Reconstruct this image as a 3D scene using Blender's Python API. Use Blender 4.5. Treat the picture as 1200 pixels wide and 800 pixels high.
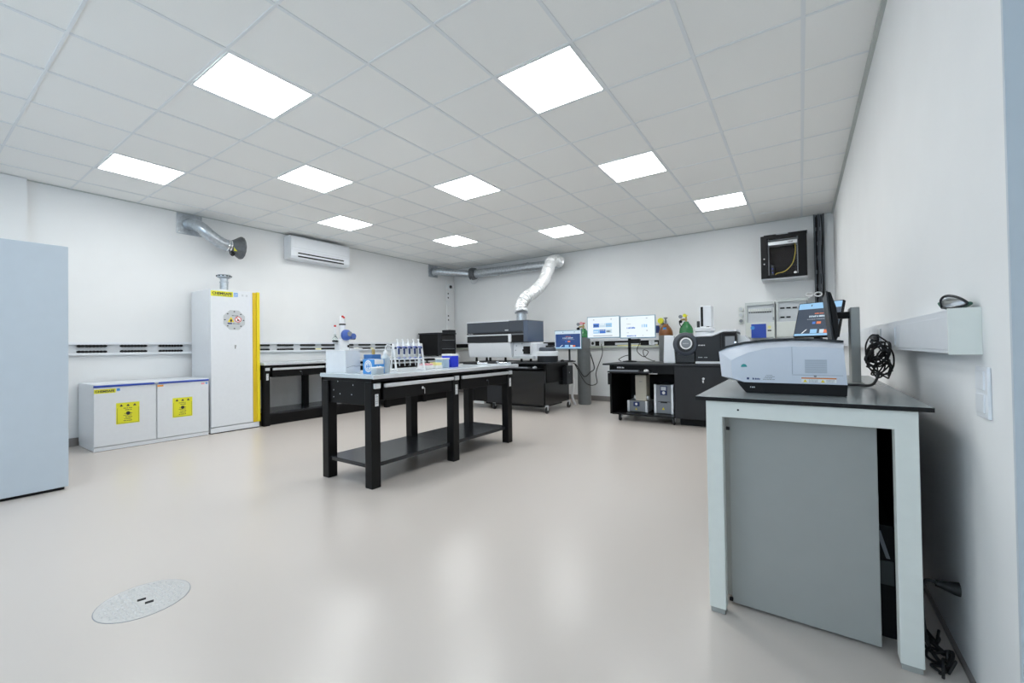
import bpy, bmesh, math, random
from mathutils import Vector, Matrix

# ------------------------------------------------------------------ clear
for o in list(bpy.data.objects):
    bpy.data.objects.remove(o)
scene = bpy.context.scene
C = scene.collection
random.seed(7)

# ------------------------------------------------------------------ camera
CAM_H = 1.114
YAW, PITCH, ROLL, FPX = 0.5956, 0.0125, -0.0148, 498.96
fw = Vector((-math.sin(YAW) * math.cos(PITCH), math.cos(YAW) * math.cos(PITCH), math.sin(PITCH)))
rt = Vector((math.cos(YAW), math.sin(YAW), 0))
up = rt.cross(fw)
r2 = rt * math.cos(ROLL) + up * math.sin(ROLL)
u2 = -rt * math.sin(ROLL) + up * math.cos(ROLL)
cd = bpy.data.cameras.new('camera')
cd.sensor_width = 36.0
cd.lens = 36.0 * FPX / 1200.0
cd.clip_start = 0.02
cam = bpy.data.objects.new('camera', cd)
m = Matrix.Identity(4)
for i in range(3):
    m[i][0], m[i][1], m[i][2] = r2[i], u2[i], -fw[i]
m[0][3], m[1][3], m[2][3] = 0, 0, CAM_H
cam.matrix_world = m
C.objects.link(cam)
scene.camera = cam

# ------------------------------------------------------------------ world, exposure
w = bpy.data.worlds.new('daylight')
scene.world = w
w.use_nodes = True
w.node_tree.nodes['Background'].inputs[0].default_value = (0.66, 0.84, 1.0, 1)
w.node_tree.nodes['Background'].inputs[1].default_value = 2.5
scene.view_settings.view_transform = 'Standard'
scene.view_settings.look = 'None'
scene.view_settings.gamma = 1.0
scene.view_settings.use_curve_mapping = False
scene.view_settings.exposure = 0.42
LAMP = 12.6                      # emission of the ceiling panels
LAMP_COL = (0.968, 0.99, 0.985)

# ------------------------------------------------------------------ room dimensions
XL, XR, YB, ZC = -7.235, 0.447, 8.10, 3.09
YF, XW, YW = -2.6, 1.55, 1.615      # wall behind camera, wider part beside camera, end of the right wall
T = 0.625
GX, GY = -0.8865 + T / 2, 1.5672 - T / 2     # a grid node of the ceiling

# ------------------------------------------------------------------ materials
MATS = {}
def mat(name, col, rough=0.5, metal=0.0, spec=0.5, emit=0.0, ecol=None, noise=0.0, nscale=20.0, bump=0.0, bscale=200.0, coat=0.0, alpha=1.0, trans=0.0, rnoise=0.0):
    if name in MATS:
        return MATS[name]
    M = bpy.data.materials.new(name)
    M.use_nodes = True
    nt = M.node_tree
    p = nt.nodes['Principled BSDF']
    p.inputs['Base Color'].default_value = (*col, 1)
    p.inputs['Roughness'].default_value = rough
    p.inputs['Metallic'].default_value = metal
    p.inputs['Specular IOR Level'].default_value = spec
    p.inputs['Coat Weight'].default_value = coat
    p.inputs['Coat Roughness'].default_value = 0.15
    if trans:
        p.inputs['Transmission Weight'].default_value = trans
    if alpha < 1:
        p.inputs['Alpha'].default_value = alpha
    if emit:
        p.inputs['Emission Color'].default_value = (*(ecol or col), 1)
        p.inputs['Emission Strength'].default_value = emit
    tc = None
    if noise or bump or rnoise:
        tc = nt.nodes.new('ShaderNodeTexCoord')
    if noise or rnoise:
        n = nt.nodes.new('ShaderNodeTexNoise')
        n.inputs['Scale'].default_value = nscale
        n.inputs['Detail'].default_value = 4
        nt.links.new(tc.outputs['Object'], n.inputs['Vector'])
        if noise:
            r = nt.nodes.new('ShaderNodeValToRGB')
            r.color_ramp.elements[0].position = 0.3
            r.color_ramp.elements[1].position = 0.7
            r.color_ramp.elements[0].color = (*[max(0, c * (1 - noise)) for c in col], 1)
            r.color_ramp.elements[1].color = (*[min(1, c * (1 + noise)) for c in col], 1)
            nt.links.new(n.outputs['Fac'], r.inputs['Fac'])
            nt.links.new(r.outputs['Color'], p.inputs['Base Color'])
        if rnoise:
            mr = nt.nodes.new('ShaderNodeMapRange')
            mr.inputs[3].default_value = max(0.02, rough - rnoise)
            mr.inputs[4].default_value = rough + rnoise
            nt.links.new(n.outputs['Fac'], mr.inputs[0])
            nt.links.new(mr.outputs[0], p.inputs['Roughness'])
    if bump:
        n2 = nt.nodes.new('ShaderNodeTexNoise')
        n2.inputs['Scale'].default_value = bscale
        n2.inputs['Detail'].default_value = 3
        nt.links.new(tc.outputs['Object'], n2.inputs['Vector'])
        b = nt.nodes.new('ShaderNodeBump')
        b.inputs['Strength'].default_value = bump
        b.inputs['Distance'].default_value = 0.002
        nt.links.new(n2.outputs['Fac'], b.inputs['Height'])
        nt.links.new(b.outputs['Normal'], p.inputs['Normal'])
    MATS[name] = M
    return M

WALL = mat('wall_paint', (0.84, 0.85, 0.855), 0.75, noise=0.012, nscale=3, bump=0.15, bscale=120)
TILE = mat('ceiling_tile', (0.91, 0.915, 0.90), 0.9, noise=0.012, nscale=160, bump=0.25, bscale=300)
BAR = mat('ceiling_bar', (0.80, 0.83, 0.85), 0.5)
ANGLE = mat('wall_angle', (0.55, 0.58, 0.56), 0.5)
FLOOR = mat('epoxy_floor', (0.60, 0.548, 0.508), 0.27, spec=0.5, bump=0.02, bscale=3)
BASEB = mat('baseboard', (0.23, 0.21, 0.20), 0.5)
BLACK = mat('black_powder_coat', (0.0055, 0.0055, 0.006), 0.38, noise=0.05, nscale=80, spec=0.2)
BLACKG = mat('black_gloss', (0.007, 0.007, 0.008), 0.18)
BLACKM = mat('black_matt', (0.010, 0.010, 0.011), 0.6, spec=0.25)
DARK = mat('dark_plastic', (0.018, 0.020, 0.024), 0.42, spec=0.35, noise=0.04, nscale=60)
SLATE = mat('slate_plastic', (0.055, 0.066, 0.085), 0.35, noise=0.03, nscale=40)
SLATE_LIT = mat('slate_gloss_lit', (0.10, 0.13, 0.19), 0.22)  # bluish light on the analyser's right side put into the colour
GREYM = mat('grey_plastic', (0.23, 0.25, 0.28), 0.4)
LGREY = mat('light_grey_plastic', (0.62, 0.65, 0.68), 0.4, noise=0.02, nscale=30)
WHITEP = mat('white_plastic', (0.80, 0.83, 0.87), 0.32, noise=0.012, nscale=20)
WHITEC = mat('white_powder_coat', (0.78, 0.81, 0.85), 0.33, noise=0.012, nscale=25)
WHITED = mat('desk_frame_white', (0.76, 0.79, 0.75), 0.4, noise=0.015, nscale=25)
CABGREY = mat('blue_grey_steel', (0.53, 0.60, 0.67), 0.45, noise=0.012, nscale=10)
PANELG = mat('grey_panel', (0.345, 0.355, 0.34), 0.42, noise=0.015, nscale=12)
DESKTOP = mat('grey_laminate', (0.30, 0.33, 0.335), 0.2, noise=0.02, nscale=60)
BENCHTOP = mat('bench_laminate', (0.56, 0.62, 0.66), 0.15, noise=0.02, nscale=50)
SHELFM = mat('shelf_steel', (0.02, 0.022, 0.026), 0.2, noise=0.05, nscale=30, spec=0.4)
ALU = mat('aluminium', (0.80, 0.83, 0.86), 0.3, 0.6, noise=0.03, nscale=90)
CHROME = mat('chrome', (0.8, 0.8, 0.82), 0.12, 1.0)
GALV = mat('galvanised', (0.52, 0.56, 0.60), 0.34, 0.95, noise=0.16, nscale=26, rnoise=0.12)
FOIL = mat('foil_hose', (0.90, 0.91, 0.92), 0.32, 0.45, noise=0.08, nscale=60, bump=1.0, bscale=60)
IRON = mat('dark_iron', (0.13, 0.14, 0.15), 0.5, 0.4, noise=0.12, nscale=30)
YEL = mat('yellow', (0.86, 0.68, 0.015), 0.45)
YEL2 = mat('yellow_shade_strip', (0.72, 0.50, 0.01), 0.4)
YELS = mat('yellow_sticker', (0.80, 0.78, 0.03), 0.5)
BLUE = mat('blue_edge', (0.02, 0.07, 0.46), 0.35)
BLUEB = mat('blue_box', (0.012, 0.035, 0.62), 0.4)
SKYB = mat('sky_blue_card', (0.06, 0.30, 0.72), 0.45)
PALEB = mat('pale_blue_plastic', (0.55, 0.72, 0.90), 0.3, trans=0.3)
PINK = mat('pink_plastic', (0.85, 0.38, 0.42), 0.4)
YELP = mat('pale_yellow_plastic', (0.90, 0.84, 0.35), 0.4)
ORANGE = mat('orange', (0.85, 0.33, 0.03), 0.45)
RED = mat('red', (0.65, 0.03, 0.03), 0.4)
GREEN = mat('cylinder_green', (0.035, 0.20, 0.07), 0.25)
BROWN = mat('cylinder_brown', (0.22, 0.075, 0.015), 0.28)
CYLG = mat('cylinder_grey', (0.20, 0.215, 0.22), 0.4, noise=0.05, nscale=12)
BRASS = mat('brass', (0.55, 0.40, 0.16), 0.3, 0.9)
BEIGE = mat('beige_plastic', (0.55, 0.52, 0.44), 0.45)
INK = mat('ink', (0.03, 0.035, 0.05), 0.5)
PAPER = mat('paper_white', (0.88, 0.89, 0.9), 0.5)
TEAL = mat('teal_print', (0.02, 0.30, 0.30), 0.4)
NAVY = mat('navy', (0.02, 0.04, 0.16), 0.4)
CLEAR = mat('clear_plastic', (0.85, 0.92, 0.9), 0.08, trans=0.85)
BOTTLE = mat('bottle_plastic', (0.80, 0.88, 0.92), 0.3, trans=0.45)
RUBBER = mat('rubber', (0.015, 0.015, 0.016), 0.55)
DRAINM = mat('drain_steel', (0.57, 0.56, 0.55), 0.3, 0.15, noise=0.05, nscale=60)
STUD = mat('drain_stud', (0.74, 0.74, 0.74), 0.25, 0.2)
CREAM = mat('wall_box_grey', (0.60, 0.64, 0.63), 0.45, noise=0.01, nscale=20)
TOOTH = mat('socket_inner', (0.33, 0.35, 0.36), 0.5)
LIGHT = mat('light_diffuser', (0.95, 0.97, 0.97), 0.5, emit=LAMP, ecol=LAMP_COL)
def screen_mat(n, c, s=0.72):
    return mat('screen_' + n, (0.01, 0.01, 0.01), 0.25, emit=s, ecol=c)
S_WHITE = screen_mat('white', (0.86, 0.95, 1.0))
S_NAVY = screen_mat('navy', (0.022, 0.065, 0.22))
S_SLATE = screen_mat('slate', (0.028, 0.048, 0.085))
S_BLUE = screen_mat('blue', (0.05, 0.18, 0.62))
S_LBLUE = screen_mat('light_blue', (0.30, 0.58, 0.88))
S_PALE = screen_mat('pale', (0.60, 0.75, 0.86))
S_ORANGE = screen_mat('orange', (0.80, 0.22, 0.10))
S_GREY = screen_mat('grey', (0.40, 0.45, 0.52))
S_DK = screen_mat('dark', (0.03, 0.05, 0.08))
def glass_mat():
    M = bpy.data.materials.new('window_glass')
    M.use_nodes = True
    nt = M.node_tree
    nt.nodes.clear()
    o = nt.nodes.new('ShaderNodeOutputMaterial')
    mx = nt.nodes.new('ShaderNodeMixShader')
    t = nt.nodes.new('ShaderNodeBsdfTransparent')
    g = nt.nodes.new('ShaderNodeBsdfGlossy')
    g.inputs['Roughness'].default_value = 0.03
    mx.inputs[0].default_value = 0.015
    nt.links.new(t.outputs[0], mx.inputs[1])
    nt.links.new(g.outputs[0], mx.inputs[2])
    nt.links.new(mx.outputs[0], o.inputs[0])
    return M
GLASS = glass_mat()
INSTW = mat('instrument_white', (0.66, 0.70, 0.78), 0.3, noise=0.01, nscale=20)
VENTM = mat('vent_grey', (0.50, 0.55, 0.62), 0.4)
SEAM = mat('seam_grey', (0.38, 0.42, 0.48), 0.5)
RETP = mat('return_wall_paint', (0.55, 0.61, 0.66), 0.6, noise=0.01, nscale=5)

# ------------------------------------------------------------------ builders
OFF = {}
class Face:
    def __init__(s, o, u, v, n=None):
        s.o, s.u, s.v = Vector(o), Vector(u), Vector(v)
        s.n = Vector(n) if n else s.u.cross(s.v)
    def p(s, a, b, c=0.0):
        return s.o + s.u * a + s.v * b + s.n * c
def FX(x): return Face((x, 0, 0), (0, 1, 0), (0, 0, 1))          # surface facing +X: a=y, b=z
def FY(y): return Face((0, y, 0), (1, 0, 0), (0, 0, 1))          # surface facing -Y: a=x, b=z
def FXm(x): return Face((x, 0, 0), (0, -1, 0), (0, 0, 1))        # surface facing -X: a=-y, b=z
def FZ(z): return Face((0, 0, z), (1, 0, 0), (0, 1, 0))          # surface facing up: a=x, b=y

class B:
    def __init__(s):
        s.bm = bmesh.new()
    def box(s, x0, x1, y0, y1, z0, z1, bev=0.0, seg=2):
        t = bmesh.new()
        bmesh.ops.create_cube(t, size=1.0)
        for v in t.verts:
            v.co = Vector(((x0 + x1) / 2 + v.co.x * (x1 - x0), (y0 + y1) / 2 + v.co.y * (y1 - y0), (z0 + z1) / 2 + v.co.z * (z1 - z0)))
        if bev:
            bmesh.ops.bevel(t, geom=list(t.edges), offset=bev, segments=seg, profile=0.5, affect='EDGES')
        s.merge(t)
        return s
    def merge(s, t):
        me = bpy.data.meshes.new('tmp')
        t.to_mesh(me); t.free()
        s.bm.from_mesh(me)
        bpy.data.meshes.remove(me)
    def ring(s, pts):
        return [s.bm.verts.new(p) for p in pts]
    def bridge(s, a, b):
        n = len(a)
        for i in range(n):
            s.bm.faces.new((a[i], a[(i + 1) % n], b[(i + 1) % n], b[i]))
    def tube(s, pts, r, seg=10, cap=True, rf=None):
        pts = [Vector(p) for p in pts]
        n = len(pts)
        prev = None
        nrm = None
        first = None
        for i, p in enumerate(pts):
            t = (pts[min(i + 1, n - 1)] - pts[max(i - 1, 0)]).normalized()
            if nrm is None:
                a = Vector((0, 0, 1)) if abs(t.z) < 0.9 else Vector((1, 0, 0))
                nrm = t.cross(a).normalized()
            else:
                nrm = (nrm - t * nrm.dot(t)).normalized()
            bn = t.cross(nrm)
            rr = rf(i / (n - 1)) if rf else r
            ring = s.ring([p + (nrm * math.cos(2 * math.pi * k / seg) + bn * math.sin(2 * math.pi * k / seg)) * rr for k in range(seg)])
            if prev:
                s.bridge(prev, ring)
            else:
                first = ring
            prev = ring
        if cap:
            s.bm.faces.new(first[::-1]); s.bm.faces.new(prev)
        return s
    def cyl(s, p0, p1, r, seg=20, r1=None):
        r1 = r if r1 is None else r1
        return s.tube([p0, p1], r, seg, rf=lambda f: r + (r1 - r) * f)
    def lathe(s, prof, c, seg=24, axis='z', sx=1.0, sy=1.0):
        c = Vector(c)
        prev = None; first = None
        for (r, h) in prof:
            pts = []
            for k in range(seg):
                a = 2 * math.pi * k / seg
                q = (r * math.cos(a) * sx, r * math.sin(a) * sy, h)
                if axis == 'y': q = (q[0], -q[2], q[1])     # profile grows towards -Y
                if axis == 'x': q = (q[2], q[0], q[1])
                pts.append(c + Vector(q))
            ring = s.ring(pts)
            if prev: s.bridge(prev, ring)
            else: first = ring
            prev = ring
        s.bm.faces.new(first[::-1]); s.bm.faces.new(prev)
        return s
    def fprism(s, F, pts, c0, c1, bev=0.0):
        a = [F.p(x, y, c0) for x, y in pts]; b = [F.p(x, y, c1) for x, y in pts]
        if bev:
            t = bmesh.new()
            va = [t.verts.new(p) for p in a]; vb = [t.verts.new(p) for p in b]
            n = len(va)
            for i in range(n): t.faces.new((va[i], va[(i + 1) % n], vb[(i + 1) % n], vb[i]))
            t.faces.new(va[::-1]); t.faces.new(vb)
            bmesh.ops.recalc_face_normals(t, faces=t.faces)
            bmesh.ops.bevel(t, geom=list(t.edges), offset=bev, segments=2, profile=0.5, affect='EDGES')
            s.merge(t)
            return s
        ra, rb = s.ring(a), s.ring(b)
        s.bridge(ra, rb)
        s.bm.faces.new(ra[::-1]); s.bm.faces.new(rb)
        return s
    def frect(s, F, a0, a1, b0, b1, c0=0.0, c1=0.002, bev=0.0):
        return s.fprism(F, [(a0, b0), (a1, b0), (a1, b1), (a0, b1)], c0, c1, bev)
    def fdisc(s, F, a, b, r, c0=0.0, c1=0.002, n=20, r_in=0.0, rb=None):
        rb = rb or r
        o = [(a + r * math.cos(2 * math.pi * k / n), b + rb * math.sin(2 * math.pi * k / n)) for k in range(n)]
        if not r_in:
            return s.fprism(F, o, c0, c1)
        inn = [(a + r_in * math.cos(2 * math.pi * k / n), b + r_in * math.sin(2 * math.pi * k / n)) for k in range(n)]
        v = [s.ring([F.p(x, y, c) for x, y in q]) for q, c in ((inn, c0), (o, c0), (o, c1), (inn, c1))]
        for i in range(4):
            s.bridge(v[i], v[(i + 1) % 4])
        return s
    def build(s, name, material, parent=None, smooth=None, kind=None):
        bmesh.ops.recalc_face_normals(s.bm, faces=s.bm.faces)
        off = OFF.get(parent.name, Vector()) if parent else Vector()
        if off.length:
            for v in s.bm.verts: v.co -= off
        if smooth is None:
            for f in s.bm.faces:
                f.smooth = False
        else:
            lim = math.radians(smooth)
            for f in s.bm.faces: f.smooth = True
            for e in s.bm.edges:
                if len(e.link_faces) == 2 and e.calc_face_angle(0) > lim:
                    e.smooth = False
        me = bpy.data.meshes.new(name)
        s.bm.to_mesh(me); s.bm.free()
        me.materials.append(material)
        o = bpy.data.objects.new(name, me)
        C.objects.link(o)
        if parent:
            o.parent = parent
            OFF[o.name] = off
        if kind: o['kind'] = kind
        elif name in ('print', 'badge', 'text_line', 'headline'): o['kind'] = 'stuff'
        return o

def tag(o, label, cat, group=None):
    o['label'] = label; o['category'] = cat
    if group: o['group'] = group
    return o
def thing(name, label, cat, loc=(0, 0, 0), rotz=0.0, group=None, local=False):
    o = bpy.data.objects.new(name, None)
    C.objects.link(o)
    o.location = loc; o.rotation_euler = (0, 0, rotz); o.empty_display_size = 0.1
    OFF[o.name] = Vector() if local else Vector(loc)
    return tag(o, label, cat, group)
def struct(o):
    o['kind'] = 'structure'
    return o
def lab(o, s):
    o['label'] = s
    return o
def copy_tree(o, parent=None):
    c = o.copy(); C.objects.link(c); c.parent = parent
    for ch in list(o.children): copy_tree(ch, c)
    return c
def spline(P, n=12):
    P = [Vector(p) for p in P]
    Q = [P[0] * 2 - P[1]] + P + [P[-1] * 2 - P[-2]]
    out = []
    for i in range(1, len(Q) - 2):
        a, b, c, d = Q[i - 1], Q[i], Q[i + 1], Q[i + 2]
        for k in range(n):
            t = k / n
            out.append(0.5 * ((2 * b) + (c - a) * t + (2 * a - 5 * b + 4 * c - d) * t * t + (-a + 3 * b - 3 * c + d) * t ** 3))
    out.append(P[-1])
    return out
def text(name, s, F, a, b, size, material, parent, c=0.002, width=None, bold=0.0):
    cu = bpy.data.curves.new('t', 'FONT')
    cu.body = s; cu.size = size; cu.align_x = 'LEFT'; cu.align_y = 'BOTTOM_BASELINE'; cu.offset = bold; cu.extrude = 0.0004
    to = bpy.data.objects.new('t', cu); C.objects.link(to)
    bpy.context.view_layer.update()
    me = bpy.data.meshes.new_from_object(to.evaluated_get(bpy.context.evaluated_depsgraph_get()))
    bpy.data.objects.remove(to)
    xs = [v.co.x for v in me.vertices]
    k = (width / (max(xs) - min(xs))) if width else 1.0
    off = OFF.get(parent.name, Vector())
    for v in me.vertices:
        v.co = F.p(a + (v.co.x - min(xs)) * k, b + v.co.y, c + v.co.z) - off
    me.name = name
    me.materials.clear(); me.materials.append(material)
    o = bpy.data.objects.new(name, me); C.objects.link(o); o.parent = parent
    OFF[o.name] = off
    return o
def scribble(bl, F, a0, a1, b, h, n, c0=0.0, c1=0.0012, seed=1):
    """a row of tiny illegible printed marks"""
    rnd = random.Random(seed)
    x = a0
    st = (a1 - a0) / n
    for i in range(n):
        wd = st * rnd.uniform(0.45, 0.85)
        bl.frect(F, x, x + wd, b, b + h * rnd.uniform(0.7, 1.0), c0, c1)
        x += st
    return bl

# ================================================================== STRUCTURE
fl = struct(B().box(XL - 0.2, XW + 0.2, YF - 0.2, YB + 0.2, -0.12, 0.0).build('floor', FLOOR))
struct(B().box(XL - 0.15, XL, YF - 0.15, YB + 0.15, 0, ZC + 0.25).build('wall_left', WALL))
struct(B().box(XL, XL + 0.065, YF, 0.90, 0, ZC - 0.004).build('wall_pillar', WALL))
struct(B().box(XL, XR + 0.15, YB, YB + 0.15, 0, ZC + 0.25).build('wall_back', WALL))
struct(B().box(XR, XR + 0.15, YW + 0.012, YB, 0, ZC + 0.25).build('wall_right', WALL))
struct(B().box(XR, XW + 0.15, YW, YW + 0.012, 0, ZC + 0.25).build('wall_return', RETP))
struct(B().box(XW, XW + 0.15, YF, YW, 0, ZC + 0.25).build('wall_side', WALL))
# wall behind the camera with a wide window
wx0, wx1, wz0, wz1 = -5.4, 0.6, 0.9, 2.6
struct(B().box(XL, wx0, YF - 0.15, YF, 0, ZC + 0.25).box(wx1, XW + 0.15, YF - 0.15, YF, 0, ZC + 0.25)
       .box(wx0, wx1, YF - 0.15, YF, 0, wz0).box(wx0, wx1, YF - 0.15, YF, wz1, ZC + 0.25).build('wall_front', WALL))
win = struct(B().box(wx0, wx1, YF - 0.02, YF + 0.06, wz0 - 0.04, wz0).build('window_1', WHITEP))
fr = B()
fr.box(wx0, wx1, YF - 0.09, YF - 0.04, wz0, wz0 + 0.05).box(wx0, wx1, YF - 0.09, YF - 0.04, wz1 - 0.05, wz1)
for i in range(5):
    x = wx0 + (wx1 - wx0 - 0.05) * i / 4
    fr.box(x, x + 0.05, YF - 0.09, YF - 0.04, wz0, wz1)
fr.build('window_frame', WHITEP, win)
for i in range(4):
    x = wx0 + 0.05 + (wx1 - wx0 - 0.05) * i / 4
    B().box(x, x + (wx1 - wx0 - 0.05) / 4 - 0.05, YF - 0.068, YF - 0.062, wz0 + 0.05, wz1 - 0.05).build('pane', GLASS, win)
# baseboards
struct(B().box(XL, XL + 0.014, 0.90, YB, 0, 0.10).build('baseboard_left', BASEB))
struct(B().box(XL + 0.014, XR - 0.014, YB - 0.014, YB, 0, 0.10).build('baseboard_back', BASEB))
struct(B().box(XR - 0.012, XR, YW, YB - 0.014, 0, 0.012).build('baseboard_right', BASEB))

# ceiling: slab + hanging grid + every tile
ceil = struct(B().box(XL, XW, YF, YB, ZC + 0.06, ZC + 0.22).build('ceiling', TILE))
def lines(g, lo, hi):
    k0 = math.ceil((lo - g) / T); out = []
    k = k0
    while g + k * T < hi - 0.01:
        out.append(g + k * T); k += 1
    return out
LX = lines(GX, XL, XW); LY = lines(GY, YF, YB)
EX = [XL] + LX + [XW]; EY = [YF] + LY + [YB - 0.002]
L_IDX = {(0, 8), (1, 2), (1, 5), (4, 0), (4, 4), (4, 8), (6, 2), (7, 7), (8, 0), (8, 4), (4, -4)}  # last pair is an unseen panel behind the camera, added as a light source
L_POS = [(-0.8865 - i * T, 1.5672 + j * T) for i, j in sorted(L_IDX)]
def is_light(cx, cy):
    return any(abs(cx - a) < 0.1 and abs(cy - b) < 0.1 for a, b in L_POS)
shared = {}
for i in range(len(EX) - 1):
    for j in range(len(EY) - 1):
        x0, x1, y0, y1 = EX[i], EX[i + 1], EY[j], EY[j + 1]
        if y0 >= YW - 0.01 and x0 >= XR: continue
        if y0 >= YW - 0.3 and x1 > XR: x1 = XR if y0 > YW - 0.3 and x0 < XR else x1
        cx, cy = (x0 + x1) / 2, (y0 + y1) / 2
        if is_light(cx, cy): continue
        key = (round(x1 - x0, 3), round(y1 - y0, 3))
        if key not in shared:
            b = B(); hx, hy = key[0] / 2 - 0.0008, key[1] / 2 - 0.0008
            b.box(-hx, hx, -hy, hy, 0, 0.015)
            o = b.build('ceiling_tile', TILE, ceil)
            shared[key] = o.data
        else:
            o = bpy.data.objects.new('ceiling_tile', shared[key]); C.objects.link(o); o.parent = ceil
        o.location = (cx, cy, ZC + 0.002 + random.uniform(-0.0006, 0.0006))
for x in LX:
    y1 = YB if x < XR else YW
    B().box(x - 0.012, x + 0.012, YF, y1, ZC - 0.0035, ZC + 0.03).build('ceiling_bar', BAR, ceil)
for y in LY:
    B().box(XL, XW if y < YW else XR, y - 0.008, y + 0.008, ZC - 0.003, ZC + 0.029).build('ceiling_cross_bar', BAR, ceil)
struct(B().box(XR - 0.024, XR, YW, YB, ZC - 0.022, ZC + 0.0).box(XR - 0.005, XR, YW, YB, ZC - 0.03, ZC).build('trim_1', ANGLE))
struct(B().box(XL, XR - 0.024, YB - 0.022, YB, ZC - 0.008, ZC + 0.0).build('trim_2', ANGLE))
struct(B().box(XL, XL + 0.022, 0.9, YB - 0.022, ZC - 0.008, ZC + 0.0).build('trim_3', ANGLE))

# ceiling lights
first = None
L_LAB = {(0, 8): 'square LED ceiling panel above the chromatograph cart, closest to the server rack',
         (1, 2): 'square LED ceiling panel closest to the white-framed desk',
         (1, 5): 'square LED ceiling panel halfway between the white-framed desk and the chromatograph cart',
         (4, 0): 'square LED ceiling panel just before the near end of the free-standing bench',
         (4, 4): 'square LED ceiling panel above the far end of the free-standing bench',
         (4, 8): 'square LED ceiling panel in front of the foil hose and small monitor',
         (6, 2): 'square LED ceiling panel between the free-standing bench and the tall safety cabinet',
         (7, 7): 'square LED ceiling panel in front of the black oven and corner duct',
         (8, 0): 'square LED ceiling panel above the low safety cabinet, closest to the wall pillar',
         (8, 4): 'square LED ceiling panel in front of the wall air conditioner',
         (4, -4): 'added unseen square LED ceiling panel at the middle of the window wall'}
for key_, (lx, ly) in zip(sorted(L_IDX), L_POS):
    if first is None:
        first = thing('ceiling_light', 'square flush white LED panel glowing in the tiled ceiling', 'ceiling light', (0, 0, 0), 0, 'LED panels in the ceiling grid')
        h = T / 2 - 0.013
        f = B()
        f.box(-h, h, -h, -h + 0.012, ZC - 0.004, ZC + 0.02).box(-h, h, h - 0.012, h, ZC - 0.004, ZC + 0.02)
        f.box(-h, -h + 0.012, -h + 0.012, h - 0.012, ZC - 0.004, ZC + 0.02).box(h - 0.012, h, -h + 0.012, h - 0.012, ZC - 0.004, ZC + 0.02)
        f.build('frame', BAR, first)
        k = h - 0.012
        B().box(-k, k, -k, k, ZC - 0.002, ZC + 0.012).build('diffuser', LIGHT, first)
        o = first
    else:
        o = copy_tree(first)
    o.location = (lx, ly, 0)
    o['label'] = L_LAB[key_]

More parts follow.
